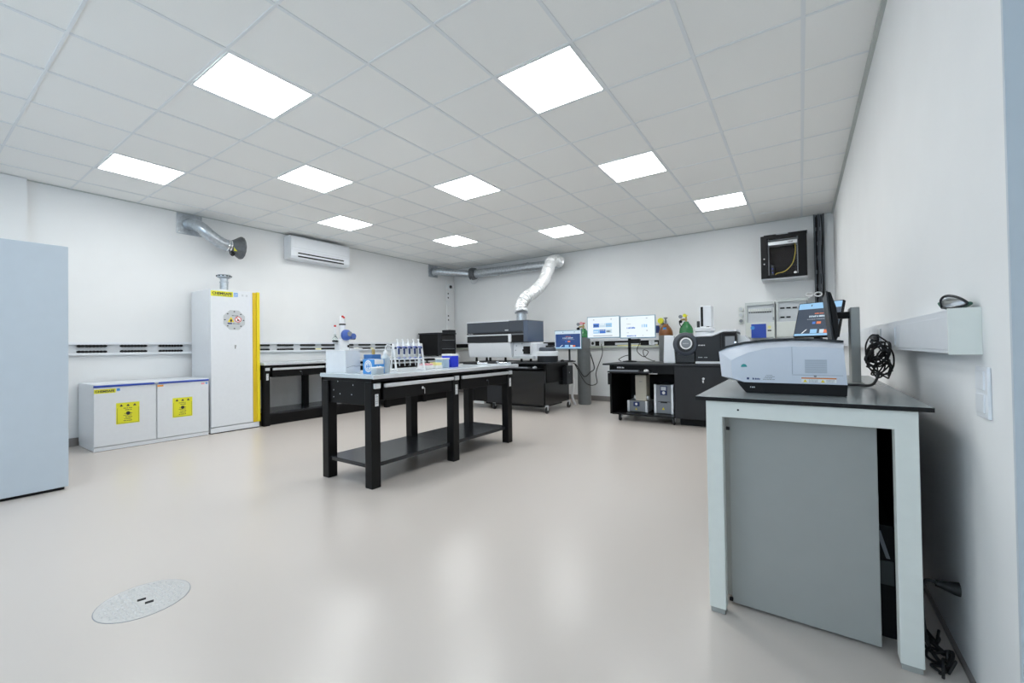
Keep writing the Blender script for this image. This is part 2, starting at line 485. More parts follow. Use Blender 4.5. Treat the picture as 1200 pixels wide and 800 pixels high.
# ================================================================== HELPERS FOR REPEATED THINGS
def workbench(name, label, x0, x1, y0, y1, ztop, plinth_or_shade=False, front_rows=True):
    """three-legged-pair steel bench; drawers open towards +X"""
    t = thing(name, label, 'workbench', ((x0 + x1) / 2, (y0 + y1) / 2, 0))
    lw = 0.088
    fx = x1 - 0.04                                   # front plane of the legs
    bx_ = x0 + 0.005
    zs = ztop - 0.034
    top = B().box(x0, x1, y0, y1, zs, ztop, 0.003).build('bench_top', BENCHTOP, t)
    B().box(x1 - 0.004, x1 + 0.006, y0, y1, zs - 0.002, ztop - 0.004, 0.002).build('edge_profile', ALU, top)
    ys = [y0 + 0.015, (y0 + y1) / 2 - lw / 2 - 0.02, y1 - 0.075 - lw]
    for i, y in enumerate(ys):
        for xx in (bx_, fx - lw):
            B().box(xx, xx + lw, y, y + lw, 0.0, zs - 0.03, 0.006).build('leg', BLACK, t)
        # label strip and rail end piece on the front legs
        st = B().frect(FX(fx), y + 0.035, y + 0.068, ztop - 0.255, ztop - 0.16, 0, 0.0012).build('sticker', PAPER, t)
        sc = B()
        for k in range(7):
            scribble(sc, FX(fx + 0.0012), y + 0.039, y + 0.064, ztop - 0.246 + k * 0.0125, 0.006, 3, seed=k + i)
        sc.build('print', GREYM, st)
        B().box(fx - 0.01, fx + 0.014, y + 0.02, y + lw - 0.004, ztop - 0.116, ztop - 0.072, 0.006).build('rail_end', ALU, t)
    # frame under the top
    B().box(bx_ + 0.01, fx - 0.012, y0 + 0.03, y1 - 0.09, zs - 0.03, zs, 0.002).build('top_frame', BLACK, t)
    for y in (ys[0] + 0.02, ys[2] + 0.03):
        ap = B().box(bx_ + lw - 0.01, fx - lw + 0.01, y, y + 0.03, zs - 0.22, zs - 0.02, 0.003).build('end_apron', BLACK, t)
        if y < (y0 + y1) / 2:
            for k, (dx, dz) in enumerate([(0.06, 0.03), (0.06, 0.09), (0.15, 0.06), (0.31, 0.06), (0.12, 0.165), (0.33, 0.14)]):
                B().fdisc(FY(y), bx_ + lw + dx, zs - 0.2 + dz, 0.005, 0, 0.003, 10).build('screw', CHROME, ap)
    B().box(bx_ + lw * 0.3, bx_ + lw * 0.6, y0 + 0.1, y1 - 0.17, zs - 0.2, zs - 0.03, 0.002).build('rear_apron', BLACK, t)
    # drawers
    for i in range(2):
        ya, yb = ys[i] + lw + 0.035, ys[i + 1] - 0.012
        d = B().box(bx_ + 0.12, fx - 0.004, ya, yb, ztop - 0.215, ztop - 0.078, 0.003).build('drawer', BLACK, t)
        B().box(fx - 0.006, fx + 0.02, ya + 0.002, yb + 0.012, ztop - 0.112, ztop - 0.078, 0.008).build('drawer_handle', ALU, d)
        ym = (ya + yb) / 2 + 0.02
        k = B().fdisc(FX(fx - 0.004), ym, ztop - 0.15, 0.012, 0, 0.006, 14)
        k.build('lock', CHROME, d)
        B().frect(FX(fx + 0.002), ym + 0.018, ym + 0.024, ztop - 0.205, ztop - 0.155, 0, 0.003).frect(FX(fx + 0.002), ym + 0.002, ym + 0.022, ztop - 0.157, ztop - 0.151, 0, 0.003).build('key', CHROME, d)
    # lower shelf
    sh = B()
    xm = fx - lw - 0.0
    for (ya, yb) in ((ys[0] + 0.02, ys[1] + lw / 2), (ys[1] + lw / 2 + 0.004, ys[2] + lw - 0.02)):
        B().box(bx_ + 0.03, xm + 0.045, ya, yb, 0.155, 0.188, 0.003).build('shelf', SHELFM, t)
    if plinth_or_shade:
        B().box(fx - 0.10, fx - 0.07, y0 + 0.08, y1 - 0.12, 0.0, 0.155).build('plinth_or_shade', BLACK, t)  # plain black board filling the space under the shelf
    return t

def caster(b_w, b_f, x, y, r=0.045, z0=0.0):
    b_w.cyl((x - 0.012, y, z0 + r), (x + 0.012, y, z0 + r), r, 18)
    b_f.box(x - 0.02, x + 0.02, y - 0.025, y + 0.03, z0 + r * 2, z0 + r * 2 + 0.02)
    for sx in (-0.018, 0.018):
        b_f.fprism(Face((x + sx, 0, 0), (0, 1, 0), (0, 0, 1)), [(y - 0.015, z0 + r * 0.9), (y + 0.015, z0 + r * 0.9), (y + 0.03, z0 + 2 * r), (y - 0.02, z0 + 2 * r)], -0.002, 0.002)
def casters(parent, pts, r=0.045):
    for (x, y) in pts:
        bw, bf = B(), B()
        caster(bw, bf, x, y, r)
        wv = bf.build('caster', LGREY, parent)
        bw.build('wheel', RUBBER, wv, smooth=40)

# ================================================================== LEFT: grey tall cabinet
t = thing('storage_cabinet', 'tall plain blue-grey steel cabinet standing in front of the left wall pillar', 'cabinet', (-5.22, 0.25, 0))
B().box(-5.46, -5.0, -0.36, 0.855, 0.025, 1.995, 0.004).build('body', CABGREY, t)
B().box(-5.44, -5.03, -0.34, 0.835, 0.0, 0.025).build('plinth_or_shade', BLACKM, t)  # recessed black base, the shadow gap put into its colour
for k, (ya, yb) in enumerate(((-0.35, 0.245), (0.25, 0.845))):
    d = B().box(-5.478, -5.46, ya, yb, 0.05, 1.97, 0.003).build('door', CABGREY, t)
    yy = yb - 0.05 if k == 0 else ya + 0.05
    B().box(-5.50, -5.478, yy - 0.012, yy + 0.012, 0.95, 1.10, 0.004).build('handle', DARK, d)

# ================================================================== LEFT: low safety cabinet
XF = -6.55
t = thing('safety_cabinet', 'low white two-door chemical cabinet with blue top edge and yellow hazard stickers', 'cabinet', (-6.9, 1.88, 0))
B().box(XL + 0.03, XF - 0.022, 1.315, 2.435, 0.05, 0.745, 0.003).build('body', WHITEC, t)
B().box(XL + 0.03, XF - 0.006, 1.318, 2.432, 0.004, 0.048, 0.002).build('plinth_or_shade', WHITEC, t)
B().box(XL + 0.04, XF - 0.012, 1.325, 2.425, 0.0, 0.006).build('base_shadow_gap', BLACKM, t)
for k, (ya, yb) in enumerate(((1.317, 1.873), (1.884, 2.433))):
    d = B().box(XF - 0.021, XF, ya, yb, 0.054, 0.722, 0.003).build('door', WHITEC, t)
    F = FX(XF)
    yc = (ya + yb) / 2 + (0.015 if k == 0 else -0.015)
    s = B().frect(F, yc - 0.105, yc + 0.105, 0.285, 0.53, 0, 0.0015, 0.0).build('hazard_sticker', YELS, d)
    F2 = FX(XF + 0.0015)
    pb = B()
    for a in (-0.06, 0.0, 0.06):
        pb.fprism(F2, [(yc + a - 0.016, 0.487), (yc + a + 0.016, 0.487), (yc + a, 0.514)], 0, 0.001)
    for q in range(7):
        scribble(pb, F2, yc - 0.04 + 0.008 * (q % 3), yc + 0.04 - 0.006 * (q % 2), 0.315 + q * 0.021 + (0.02 if q > 4 else 0), 0.009, 5, 0, 0.001, seed=q + 10 * k)
    pb.fdisc(F2, yc, 0.405, 0.02, 0, 0.001, 12)
    pb.frect(F2, yc - 0.096, yc + 0.096, 0.293, 0.295, 0, 0.001).frect(F2, yc - 0.096, yc - 0.094, 0.293, 0.47, 0, 0.001).frect(F2, yc + 0.094, yc + 0.096, 0.293, 0.47, 0, 0.001)
    pb.build('print', INK, s)
    if k == 0:
        s = B().frect(F, ya + 0.002, ya + 0.185, 0.655, 0.702, 0, 0.0015).build('brand_sticker', YELS, d)
        text('brand_lettering', 'CHEMISAFE', F2, ya + 0.012, 0.666, 0.034, INK, s, 0.0004, 0.162, 0.0012)
        B().frect(F, ya + 0.195, ya + 0.222, 0.672, 0.702, 0, 0.0015).build('info_sticker', SKYB, d)
    else:
        B().frect(F, ya + 0.002, ya + 0.062, 0.688, 0.708, 0, 0.0015).build('orange_sticker', ORANGE, d)
        B().frect(F, yb - 0.085, yb - 0.05, 0.68, 0.7, 0, 0.0015).build('red_sticker', PINK, d)
        B().frect(F, yb - 0.035, yb - 0.015, 0.682, 0.702, 0, 0.0015).build('info_sticker', SKYB, d)
    B().box(XF - 0.03, XF + 0.012, ya + (0.0 if k == 0 else 0.002), yb, 0.724, 0.742, 0.004).build('blue_edge', BLUE, t)
B().box(XF - 0.03, XF + 0.014, 1.855, 1.895, 0.728, 0.746, 0.003).build('edge_joint', LGREY, t)
B().box(XL + 0.03, XF - 0.0, 1.315, 2.435, 0.743, 0.757, 0.003).build('top', WHITEC, t)

# ================================================================== LEFT: tall safety cabinet
t = thing('safety_cabinet', 'tall white flammables cabinet with yellow right edge and octagonal warning sign', 'cabinet', (-6.9, 2.77, 0))
ya, yb = 2.46, 3.085
B().box(XL + 0.055, XF - 0.025, ya, yb - 0.002, 0.085, 1.962, 0.004).build('body', WHITEC, t)
B().box(XL + 0.03, XF - 0.004, ya, yb - 0.01, 0.012, 0.082, 0.003).build('plinth_or_shade', WHITEC, t)
B().box(XL + 0.04, XF - 0.012, ya + 0.005, yb - 0.015, 0.0, 0.014).build('base_gap', BLACKM, t)
d = B().box(XF - 0.024, XF, ya + 0.002, yb - 0.096, 0.09, 1.96, 0.003).build('door', WHITEC, t)
B().box(XF - 0.024, XF + 0.004, yb - 0.094, yb - 0.046, 0.085, 1.955, 0.004).build('yellow_edge', YEL2, t)
B().box(XF - 0.024, XF + 0.012, yb - 0.044, yb, 0.085, 1.962, 0.005).build('yellow_edge_rail', YEL, t)
F = FX(XF); F2 = FX(XF + 0.0015)
s = B().frect(F, ya + 0.005, ya + 0.275, 1.862, 1.935, 0, 0.0015).build('brand_sticker', YELS, d)
text('brand_lettering', 'CHEMISAFE', F2, ya + 0.02, 1.888, 0.045, INK, s, 0.0004, 0.24, 0.0016)
sc = B(); scribble(sc, F2, ya + 0.03, ya + 0.26, 1.87, 0.008, 14, seed=4); sc.build('print', INK, s)
s = B().frect(F, ya + 0.285, ya + 0.335, 1.872, 1.928, 0, 0.0015).build('info_sticker', SKYB, d)
sc = B()
for k in range(3): scribble(sc, F2, ya + 0.29, ya + 0.33, 1.878 + 0.016 * k, 0.01, 4, seed=k)
sc.build('print', PAPER, s)
for a_ in (0.385, 0.44): B().frect(F, ya + a_, ya + a_ + 0.024, 1.885, 1.912, 0, 0.0015).build('info_sticker', LGREY, d)
oc, oz, orr = ya + 0.29, 1.545, 0.148
SIGNG = mat('sign_grey', (0.55, 0.58, 0.60), 0.4)
s = B().fprism(F, [(oc + orr * math.cos(math.pi / 8 + k * math.pi / 4), oz + orr * math.sin(math.pi / 8 + k * math.pi / 4)) for k in range(8)], 0, 0.0015).build('warning_sign', SIGNG, d)
B().fprism(F2, [(oc - 0.085, oz - 0.03), (oc + 0.0, oz - 0.03), (oc - 0.042, oz + 0.045)], 0, 0.001).build('flame_triangle', YEL, s)
B().fdisc(F2, oc - 0.042, oz - 0.008, 0.014, 0.001, 0.0018, 10, rb=0.02).build('flame_mark', INK, s)
B().fdisc(F2, oc + 0.048, oz + 0.01, 0.04, 0, 0.0008, 20).build('prohibition_ground', PAPER, s)
B().fdisc(F2, oc + 0.048, oz + 0.01, 0.042, 0, 0.0012, 20, r_in=0.033).fprism(F2, [(oc + 0.02, oz + 0.034), (oc + 0.026, oz + 0.04), (oc + 0.076, oz - 0.014), (oc + 0.07, oz - 0.02)], 0.0008, 0.0014).build('prohibition_ring', RED, s)
sc = B()
sc.frect(F2, oc + 0.035, oc + 0.062, oz - 0.012, oz + 0.012, 0.0008, 0.0012)
scribble(sc, F2, oc - 0.03, oc + 0.05, oz + 0.055, 0.013, 5, seed=8); scribble(sc, F2, oc - 0.02, oc + 0.08, oz - 0.055, 0.012, 6, seed=9)
for k in range(8):
    a = k * math.pi / 4
    sc.fdisc(F2, oc + 0.118 * math.cos(a), oz + 0.118 * math.sin(a), 0.011, 0, 0.001, 8, rb=0.008)
sc.build('print', INK, s)
B().frect(F2, oc - 0.085, oc - 0.03, oz - 0.058, oz - 0.04, 0, 0.0012).build('print', NAVY, s)
lk = B().fdisc(F, ya + 0.30, 1.185, 0.012, 0, 0.006, 14).build('lock', CHROME, d)
B().frect(F, ya + 0.296, ya + 0.304, 1.145, 1.172, 0, 0.003).build('key', DARK, lk)
# exhaust stub on the top
st = B().lathe([(0.052, 1.962), (0.052, 2.10), (0.057, 2.105), (0.057, 2.115), (0.05, 2.12), (0.05, 2.16), (0.088, 2.18), (0.09, 2.205), (0.08, 2.215), (0.06, 2.215)], (-6.9, 2.765, 0), 24).build('exhaust_stub', GALV, t, smooth=40)
hb = B()
for k in range(12):
    a = 2 * math.pi * k / 12
    hb.box(-6.9 + 0.089 * math.cos(a) - 0.008, -6.9 + 0.089 * math.cos(a) + 0.008, 2.765 + 0.089 * math.sin(a) - 0.008, 2.765 + 0.089 * math.sin(a) + 0.008, 2.19, 2.203)
hb.build('vent_holes', BLACKM, st, kind='stuff')

# ================================================================== WORKBENCHES
workbench('workbench', 'black steel workbench with pale grey top standing free in mid room', -3.50, -2.78, 2.15, 4.22, 0.91)
workbench('workbench', 'black steel workbench along the left wall beside the yellow-edged cabinet', -7.20, -6.46, 3.10, 5.17, 0.93, True)
workbench('workbench', 'black steel workbench along the left wall carrying the black oven', -7.20, -6.46, 5.32, 7.39, 0.93, True)

# ================================================================== AIR CONDITIONER
t = thing('air_conditioner', 'white split air conditioner unit high on the left wall', 'air conditioner', (-7.12, 4.37, 2.66))
a0, a1 = 3.81, 4.93
FS = Face((0, 0, 0), (1, 0, 0), (0, 0, 1), (0, 1, 0))
B().fprism(FS, [(XL, 2.66), (XL + 0.19, 2.66), (XL + 0.225, 2.70), (XL + 0.225, 3.02), (XL + 0.20, 3.045), (XL, 3.045)], a0, a1, 0.006).build('body', WHITEP, t)
B().fprism(FS, [(XL + 0.225, 2.80), (XL + 0.237, 2.80), (XL + 0.237, 3.01), (XL + 0.225, 3.03)], a0 + 0.01, a1 - 0.01, 0.004).build('front_panel', WHITEP, t)
for zz in (2.745, 2.69):
    B().box(XL + 0.22, XL + 0.229, a0 + 0.12, a1 - 0.13, zz, zz + 0.02).build('air_slot', BLACKM, t)
B().box(XL + 0.222, XL + 0.236, a0 + 0.11, a1 - 0.12, 2.712, 2.743, 0.005).build('louvre', WHITEP, t)
B().box(XL + 0.237, XL + 0.239, a0 + 0.02, a1 - 0.02, 2.842, 2.846).build('trim_line', LGREY, t)

# ================================================================== LEFT EXHAUST DUCT
t = thing('exhaust_duct', 'short galvanised duct on the left wall above the cabinets, ending in a dark bell', 'duct', (XL, 2.455, 2.93))
p = B().box(XL, XL + 0.012, 2.305, 2.61, 2.785, 3.08, 0.002).build('wall_plate', GALV, t)
for (y, z) in ((2.33, 2.81), (2.585, 2.81), (2.33, 3.055), (2.585, 3.055)):
    B().fdisc(FX(XL + 0.012), y, z, 0.009, 0, 0.004, 10).build('screw', CHROME, p)
path = spline([(XL + 0.01, 2.455, 2.935), (XL + 0.10, 2.47, 2.935), (XL + 0.21, 2.53, 2.87), (XL + 0.25, 2.62, 2.78), (XL + 0.26, 2.74, 2.70), (XL + 0.26, 2.86, 2.665)], 6)
du = B().tube(path, 0.082, 24).build('bend', GALV, t, smooth=40)
for i in (9, 16, 24):
    d_ = (path[i + 1] - path[i]).normalized()
    B().cyl(path[i] - d_ * 0.006, path[i] + d_ * 0.006, 0.086, 24).build('seam', GALV, du, smooth=40)
cx, cy, cz = XL + 0.26, 2.86, 2.665
for k in (0.0, 0.035):
    B().cyl((cx, cy - 0.03 + k, cz + 0.003), (cx, cy - 0.012 + k, cz), 0.09, 24).build('clamp', CHROME, t, smooth=40)
B().tube([(cx, cy + 0.02, cz), (cx, cy + 0.05, cz), (cx, cy + 0.15, cz), (cx, cy + 0.175, cz)], 0.1, 14, rf=lambda f: [0.088, 0.10, 0.168, 0.168][min(3, int(f * 3 + 0.5))]).build('bell', IRON, t, smooth=20)
B().box(cx + 0.02, cx + 0.05, cy + 0.02, cy + 0.055, cz - 0.13, cz - 0.07, 0.004).build('terminal_box', BLACKM, t)
B().box(cx + 0.085, cx + 0.09, cy + 0.035, cy + 0.085, cz - 0.075, cz - 0.02).build('yellow_tag', YELS, t)
B().tube(spline([(cx + 0.04, cy - 0.005, cz - 0.07), (cx + 0.05, cy + 0.0, cz - 0.12), (cx + 0.03, cy + 0.04, cz - 0.14), (cx + 0.04, cy + 0.07, cz - 0.10)], 6), 0.008, 8).build('cable_loop', RUBBER, t, smooth=40)

# ================================================================== CORNER DUCT ALONG BACK WALL
t = thing('exhaust_duct', 'long galvanised duct along the back wall with a crinkled foil hose hanging down', 'duct', (-5.3, 7.88, 2.86))
B().box(XL, XL + 0.012, 7.20, 7.50, 2.80, 3.085, 0.002).build('wall_plate', GALV, t)
path = spline([(XL + 0.01, 7.36, 2.93), (XL + 0.14, 7.40, 2.93), (XL + 0.30, 7.52, 2.91), (XL + 0.62, 7.77, 2.875), (-6.50, 7.85, 2.865)], 6)
B().tube(path, 0.085, 24).build('bend', GALV, t, smooth=40)
B().tube([(-6.52, 7.84, 2.865), (-6.50, 7.85, 2.865), (-6.44, 7.87, 2.865), (-6.36, 7.88, 2.862), (-6.34, 7.88, 2.862)], 0.1, 20, rf=lambda f: [0.10, 0.135, 0.15, 0.135, 0.11][min(4, int(f * 4 + 0.5))]).build('fan_housing', IRON, t, smooth=25)
B().cyl((-6.36, 7.88, 2.862), (-4.12, 7.90, 2.835), 0.098, 24).build('straight_pipe', GALV, t, smooth=40)
for x in (-5.7, -4.9):
    zz = 2.862 - (x + 6.36) * -0.0
    B().cyl((x - 0.012, 7.889, 2.852), (x + 0.012, 7.889, 2.852), 0.102, 24).build('clamp', GALV, t, smooth=40)
    B().box(x - 0.01, x + 0.01, 7.97, YB, 2.84, 2.86).build('bracket', GALV, t)
B().tube(spline([(-6.42, 7.80, 2.73), (-6.40, 7.78, 2.64), (-6.30, 7.80, 2.62), (-6.24, 7.84, 2.72), (-6.22, 7.86, 2.78)], 6), 0.008, 8).build('cable_loop', LGREY, t, smooth=40)
# foil hose
hp = spline([(-4.25, 6.60, 1.752), (-4.27, 6.62, 1.86), (-4.26, 6.75, 2.02), (-4.17, 6.95, 2.16), (-4.10, 7.15, 2.36), (-4.10, 7.35, 2.62), (-4.12, 7.52, 2.80), (-4.10, 7.66, 2.855), (-4.05, 7.80, 2.84)], 12)
rnd = random.Random(5)
hb = B().tube(hp, 0.115, 20, rf=lambda f: 0.112 + 0.007 * math.sin(f * 230) + rnd.uniform(-0.004, 0.004))
for v in hb.bm.verts: v.co += Vector((rnd.uniform(-1, 1), rnd.uniform(-1, 1), rnd.uniform(-1, 1))) * 0.005
lab(hb.build('flexible_hose', FOIL, t, smooth=25), 'crinkled silver foil hose')

# ================================================================== CORNER CONDUIT
t = thing('cable_duct', 'flat white vertical cable duct with sockets in the far left corner', 'cable duct', (XL, 7.92, 1.25))
B().box(XL, XL + 0.04, 7.80, 8.05, 1.25, 2.78, 0.004).build('cover', WALL, t)
for z in (2.40, 1.85):
    s = B().box(XL + 0.04, XL + 0.052, 7.76, 7.90, z - 0.12, z + 0.12, 0.004).build('socket_plate', WALL, t)
    for dz in (-0.05, 0.05):
        B().fdisc(FX(XL + 0.052), 7.82, z + dz, 0.02, 0, 0.002, 14).build('socket_hole', DARK, s)
t2 = thing('ceiling_sensor', 'small white dome sensor with black eye in the far left corner', 'sensor', (XL, 7.88, 2.62))
B().fdisc(FX(XL + 0.04), 7.87, 2.62, 0.075, 0, 0.035, 20).build('housing', WHITEP, t2)
B().fdisc(FX(XL + 0.075), 7.88, 2.62, 0.038, 0, 0.02, 18).build('lens', BLACKG, t2)

# ================================================================== WALL TRUNKING
def trunk_slots(par, F, a0, a1, z0, z1, period, ln, off=0.0, skip=()):
    a = a0 + off
    while a + ln < a1:
        if not any(s0 < a + ln and a < s1 for s0, s1 in skip):
            for zz in (z1 - 0.038, z0 + 0.018):
                s = B().frect(F, a, a + ln, zz, zz + 0.02, 0, 0.004).build('slot', BLACKM, par)
        a += period
t = thing('cable_trunking', 'white wall trunking with rows of black slots along the left wall', 'trunking', (XL, 4.2, 1.1))
B().box(XL, XL + 0.022, 0.90, 7.8, 1.115, 1.215).build('back_channel', LGREY, t)
B().box(XL, XL + 0.05, 0.90, 7.8, 1.215, 1.245, 0.003).build('top_lip', WHITEP, t)
B().box(XL, XL + 0.05, 0.90, 7.8, 1.085, 1.115, 0.003).build('bottom_lip', WHITEP, t)
F = FX(XL + 0.022)
a = 1.30
k = 0
sm = None
while a < 7.6:
    for zz in (1.188, 1.118):
        if sm is None:
            b = B().frect(Face((XL + 0.022, 0, 0), (0, 1, 0), (0, 0, 1)), 0, 0.27, 0, 0.022, 0, 0.022)
            for q in range(8): b.frect(Face((XL + 0.022, 0, 0), (0, 1, 0), (0, 0, 1)), 0.01 + q * 0.033, 0.028 + q * 0.033, -0.004, 0.026, 0, 0.024)
            sm = b.build('socket_strip', BLACKM, t)
            o = sm
            base = o.location.copy()
        else:
            o = sm.copy(); C.objects.link(o); o.parent = t
        o.location = (0, a, zz)
    a += 0.395
    k += 1
B().box(XL + 0.022, XL + 0.026, 4.35, 4.75, 1.118, 1.135).build('yellow_rail', YELP, t)
B().box(XL + 0.022, XL + 0.026, 5.05, 5.6, 1.118, 1.135).build('yellow_rail', YELP, t)

t = thing('cable_trunking', 'white and black trunking with power sockets along the back wall', 'trunking', (-3.5, YB, 1.1))
B().box(XL + 0.06, -0.90, YB - 0.022, YB, 1.11, 1.20).build('back_channel', BLACKM, t)
B().box(XL + 0.06, -0.90, YB - 0.05, YB, 1.20, 1.25, 0.003).build('top_lip', WHITEP, t)
B().box(XL + 0.06, -0.90, YB - 0.055, YB, 1.065, 1.10, 0.003).build('bottom_lip', mat('trunk_sage', (0.58, 0.62, 0.55), 0.5), t)
for (x0, x1) in ((-3.02, -2.52), (-2.28, -2.2)):
    B().box(x0, x1, YB - 0.03, YB - 0.022, 1.12, 1.165).build('inner_cover', LGREY, t)
    B().box(x0 + 0.05, x1, YB - 0.036, YB - 0.03, 1.10, 1.115).build('yellow_rail', YELP, t)
for x in (-3.49, -3.30, -2.31, -6.72):
    s = B().box(x - 0.05, x + 0.05, YB - 0.034, YB - 0.022, 1.11, 1.205, 0.004).build('socket', WHITEP, t)
    B().fdisc(FY(YB - 0.034), x, 1.158, 0.03, 0, 0.002, 16).build('socket_well', DARK if x < -3.4 else LGREY, s)

TX = 0.378
t = thing('cable_trunking', 'deep white trunking box running along the right wall above the desk', 'trunking', (XR, 4.9, 1.07))
B().box(TX, XR, 1.835, 8.0, 1.073, 1.21, 0.002).build('body', WHITEC, t)
B().box(TX - 0.004, XR + 0.0, 1.829, 1.835, 1.070, 1.212, 0.001).build('end_cap', WHITED, t)
for (ya_, yb_) in ((1.84, 2.62), (2.63, 3.6), (3.62, 4.9), (4.92, 6.2), (6.22, 7.5)):
    B().box(TX - 0.003, TX, ya_, yb_, 1.085, 1.188, 0.001).build('cover', WHITEC, t)
s = B().box(TX - 0.010, TX - 0.003, 3.13, 3.24, 1.09, 1.185, 0.002).build('socket', LGREY, t)
B().box(TX - 0.008, TX - 0.003, 2.70, 2.86, 1.095, 1.18, 0.002).build('blank_plate', WHITEP, t)

# ================================================================== ITEMS ON THE FREE-STANDING BENCH
ZB = 0.91
t = thing('box', 'plain white carton box at the near left corner of the free-standing bench', 'box', (-3.34, 2.29, ZB))
B().box(-3.488, -3.20, 2.20, 2.345, ZB, ZB + 0.195, 0.002).build('body', WHITEP, t)
B().box(-3.49, -3.198, 2.198, 2.347, ZB + 0.191, ZB + 0.197, 0.001).build('lid', PAPER, t)
B().tube(spline([(-3.199, 2.205, ZB + 0.045), (-3.199, 2.27, ZB + 0.06), (-3.199, 2.30, ZB + 0.055), (-3.199, 2.34, ZB + 0.06)], 6), 0.0012, 6).build('flap_seam', GREYM, t)
# blue carton with white round emblem
t = thing('box', 'blue and white carton with a round white emblem on the bench', 'box', (-2.98, 2.26, ZB))
x0, x1, y0, y1 = -3.015, -2.878, 2.235, 2.345
B().box(x0, x1, y0, y1, ZB, ZB + 0.118, 0.001).build('carton', SKYB, t)
FE = FY(y0)
c = B().fdisc(FE, x0 + 0.068, ZB + 0.062, 0.047, 0, 0.001, 24, rb=0.05).build('emblem', PAPER, t)
e = B().fdisc(FY(y0 - 0.001), x0 + 0.068, ZB + 0.062, 0.038, 0, 0.0008, 24, r_in=0.035)
for dx, h0, h1 in ((-0.018, 0.045, 0.075), (0.0, 0.035, 0.088), (0.018, 0.05, 0.078)):
    e.frect(FY(y0 - 0.001), x0 + 0.064 + dx, x0 + 0.072 + dx, ZB + h0, ZB + h1, 0, 0.0008)
e.frect(FY(y0 - 0.001), x0 + 0.04, x0 + 0.096, ZB + 0.058, ZB + 0.064, 0, 0.0008)
e.build('emblem_print', SKYB, c)
B().frect(FX(x1), y0 + 0.01, y1 - 0.01, ZB + 0.078, ZB + 0.116, 0, 0.001).build('white_band', PAPER, t)
wb = B(); scribble(wb, FX(x1), y0 + 0.03, y1 - 0.03, ZB + 0.05, 0.014, 4, 0, 0.001, seed=2); wb.build('print', PAPER, t)
B().frect(FZ(ZB + 0.118), x0 + 0.02, x1 - 0.02, y0 + 0.03, y1 - 0.03, 0, 0.001).build('tissue_slot', PAPER, t)
t = thing('box', 'small blue and black package tucked behind the white carton box', 'box', (-3.2, 2.47, ZB))
B().box(-3.20, -3.09, 2.38, 2.48, ZB, ZB + 0.155, 0.004).build('body', mat('deep_blue_card', (0.04, 0.16, 0.42), 0.4), t)
B().box(-3.2005, -3.0895, 2.3795, 2.4805, ZB + 0.05, ZB + 0.075).build('black_band', BLACKM, t)
B().cyl((-3.13, 2.43, ZB + 0.155), (-3.13, 2.43, ZB + 0.20), 0.014, 14).build('spout', BRASS, t, smooth=40)
# small white sample box in front of the blue carton
t = thing('box', 'small clear and white sample box in front of the emblem carton', 'box', (-2.83, 2.24, ZB))
B().box(-2.868, -2.80, 2.20, 2.275, ZB, ZB + 0.052, 0.003).build('tub', BOTTLE, t)
B().box(-2.870, -2.798, 2.198, 2.277, ZB + 0.045, ZB + 0.058, 0.003).build('lid', PAPER, t)
# wash bottle
t = thing('wash_bottle', 'translucent white wash bottle with a bent spout on the bench', 'bottle', (-2.955, 2.42, ZB))
B().lathe([(0.033, 0), (0.036, 0.006), (0.036, 0.12), (0.032, 0.14), (0.016, 0.155), (0.015, 0.16)], (-2.955, 2.42, ZB), 24).build('body', BOTTLE, t, smooth=40)
B().lathe([(0.018, 0.158), (0.018, 0.178), (0.008, 0.19)], (-2.955, 2.42, ZB), 18).build('cap', PAPER, t, smooth=40)
B().tube(spline([(-2.955, 2.42, ZB + 0.185), (-2.955, 2.42, ZB + 0.215), (-2.945, 2.427, ZB + 0.235), (-2.925, 2.44, ZB + 0.232), (-2.902, 2.455, ZB + 0.21)], 6), 0.004, 8).build('spout', PAPER, t, smooth=40)
# pipette stand with five pipettes
ang = math.radians(63)
t = thing('pipette_stand', 'white A-frame pipette stand on the free-standing bench', 'stand', (-3.06, 2.76, ZB), ang, None, True)
L_ = 0.13
for sx in (-L_, L_):
    a = B()
    for sy in (-1, 1):
        a.fprism(Face((sx, 0, 0), (0, 1, 0), (0, 0, 1), (1, 0, 0)), [(sy * 0.115, 0), (sy * 0.085, 0), (sy * 0.0, 0.235), (sy * 0.028, 0.25)], -0.006, 0.006)
    a.box(sx - 0.008, sx + 0.008, -0.125, 0.125, 0, 0.012, 0.002)
    a.build('side_frame', PAPER, t)
B().box(-L_, L_, -0.012, 0.012, 0.225, 0.25, 0.003).build('top_rail', PAPER, t)
B().box(-L_, L_, -0.088, -0.076, 0.10, 0.115, 0.002).build('lower_rail', PAPER, t)
B().box(-L_, L_, -0.05, -0.03, 0.20, 0.216, 0.002).build('holder_rail', NAVY, t)
M4 = Matrix.Translation((-3.06, 2.76, ZB)) @ Matrix.Rotation(ang, 4, 'Z')
pip0 = None
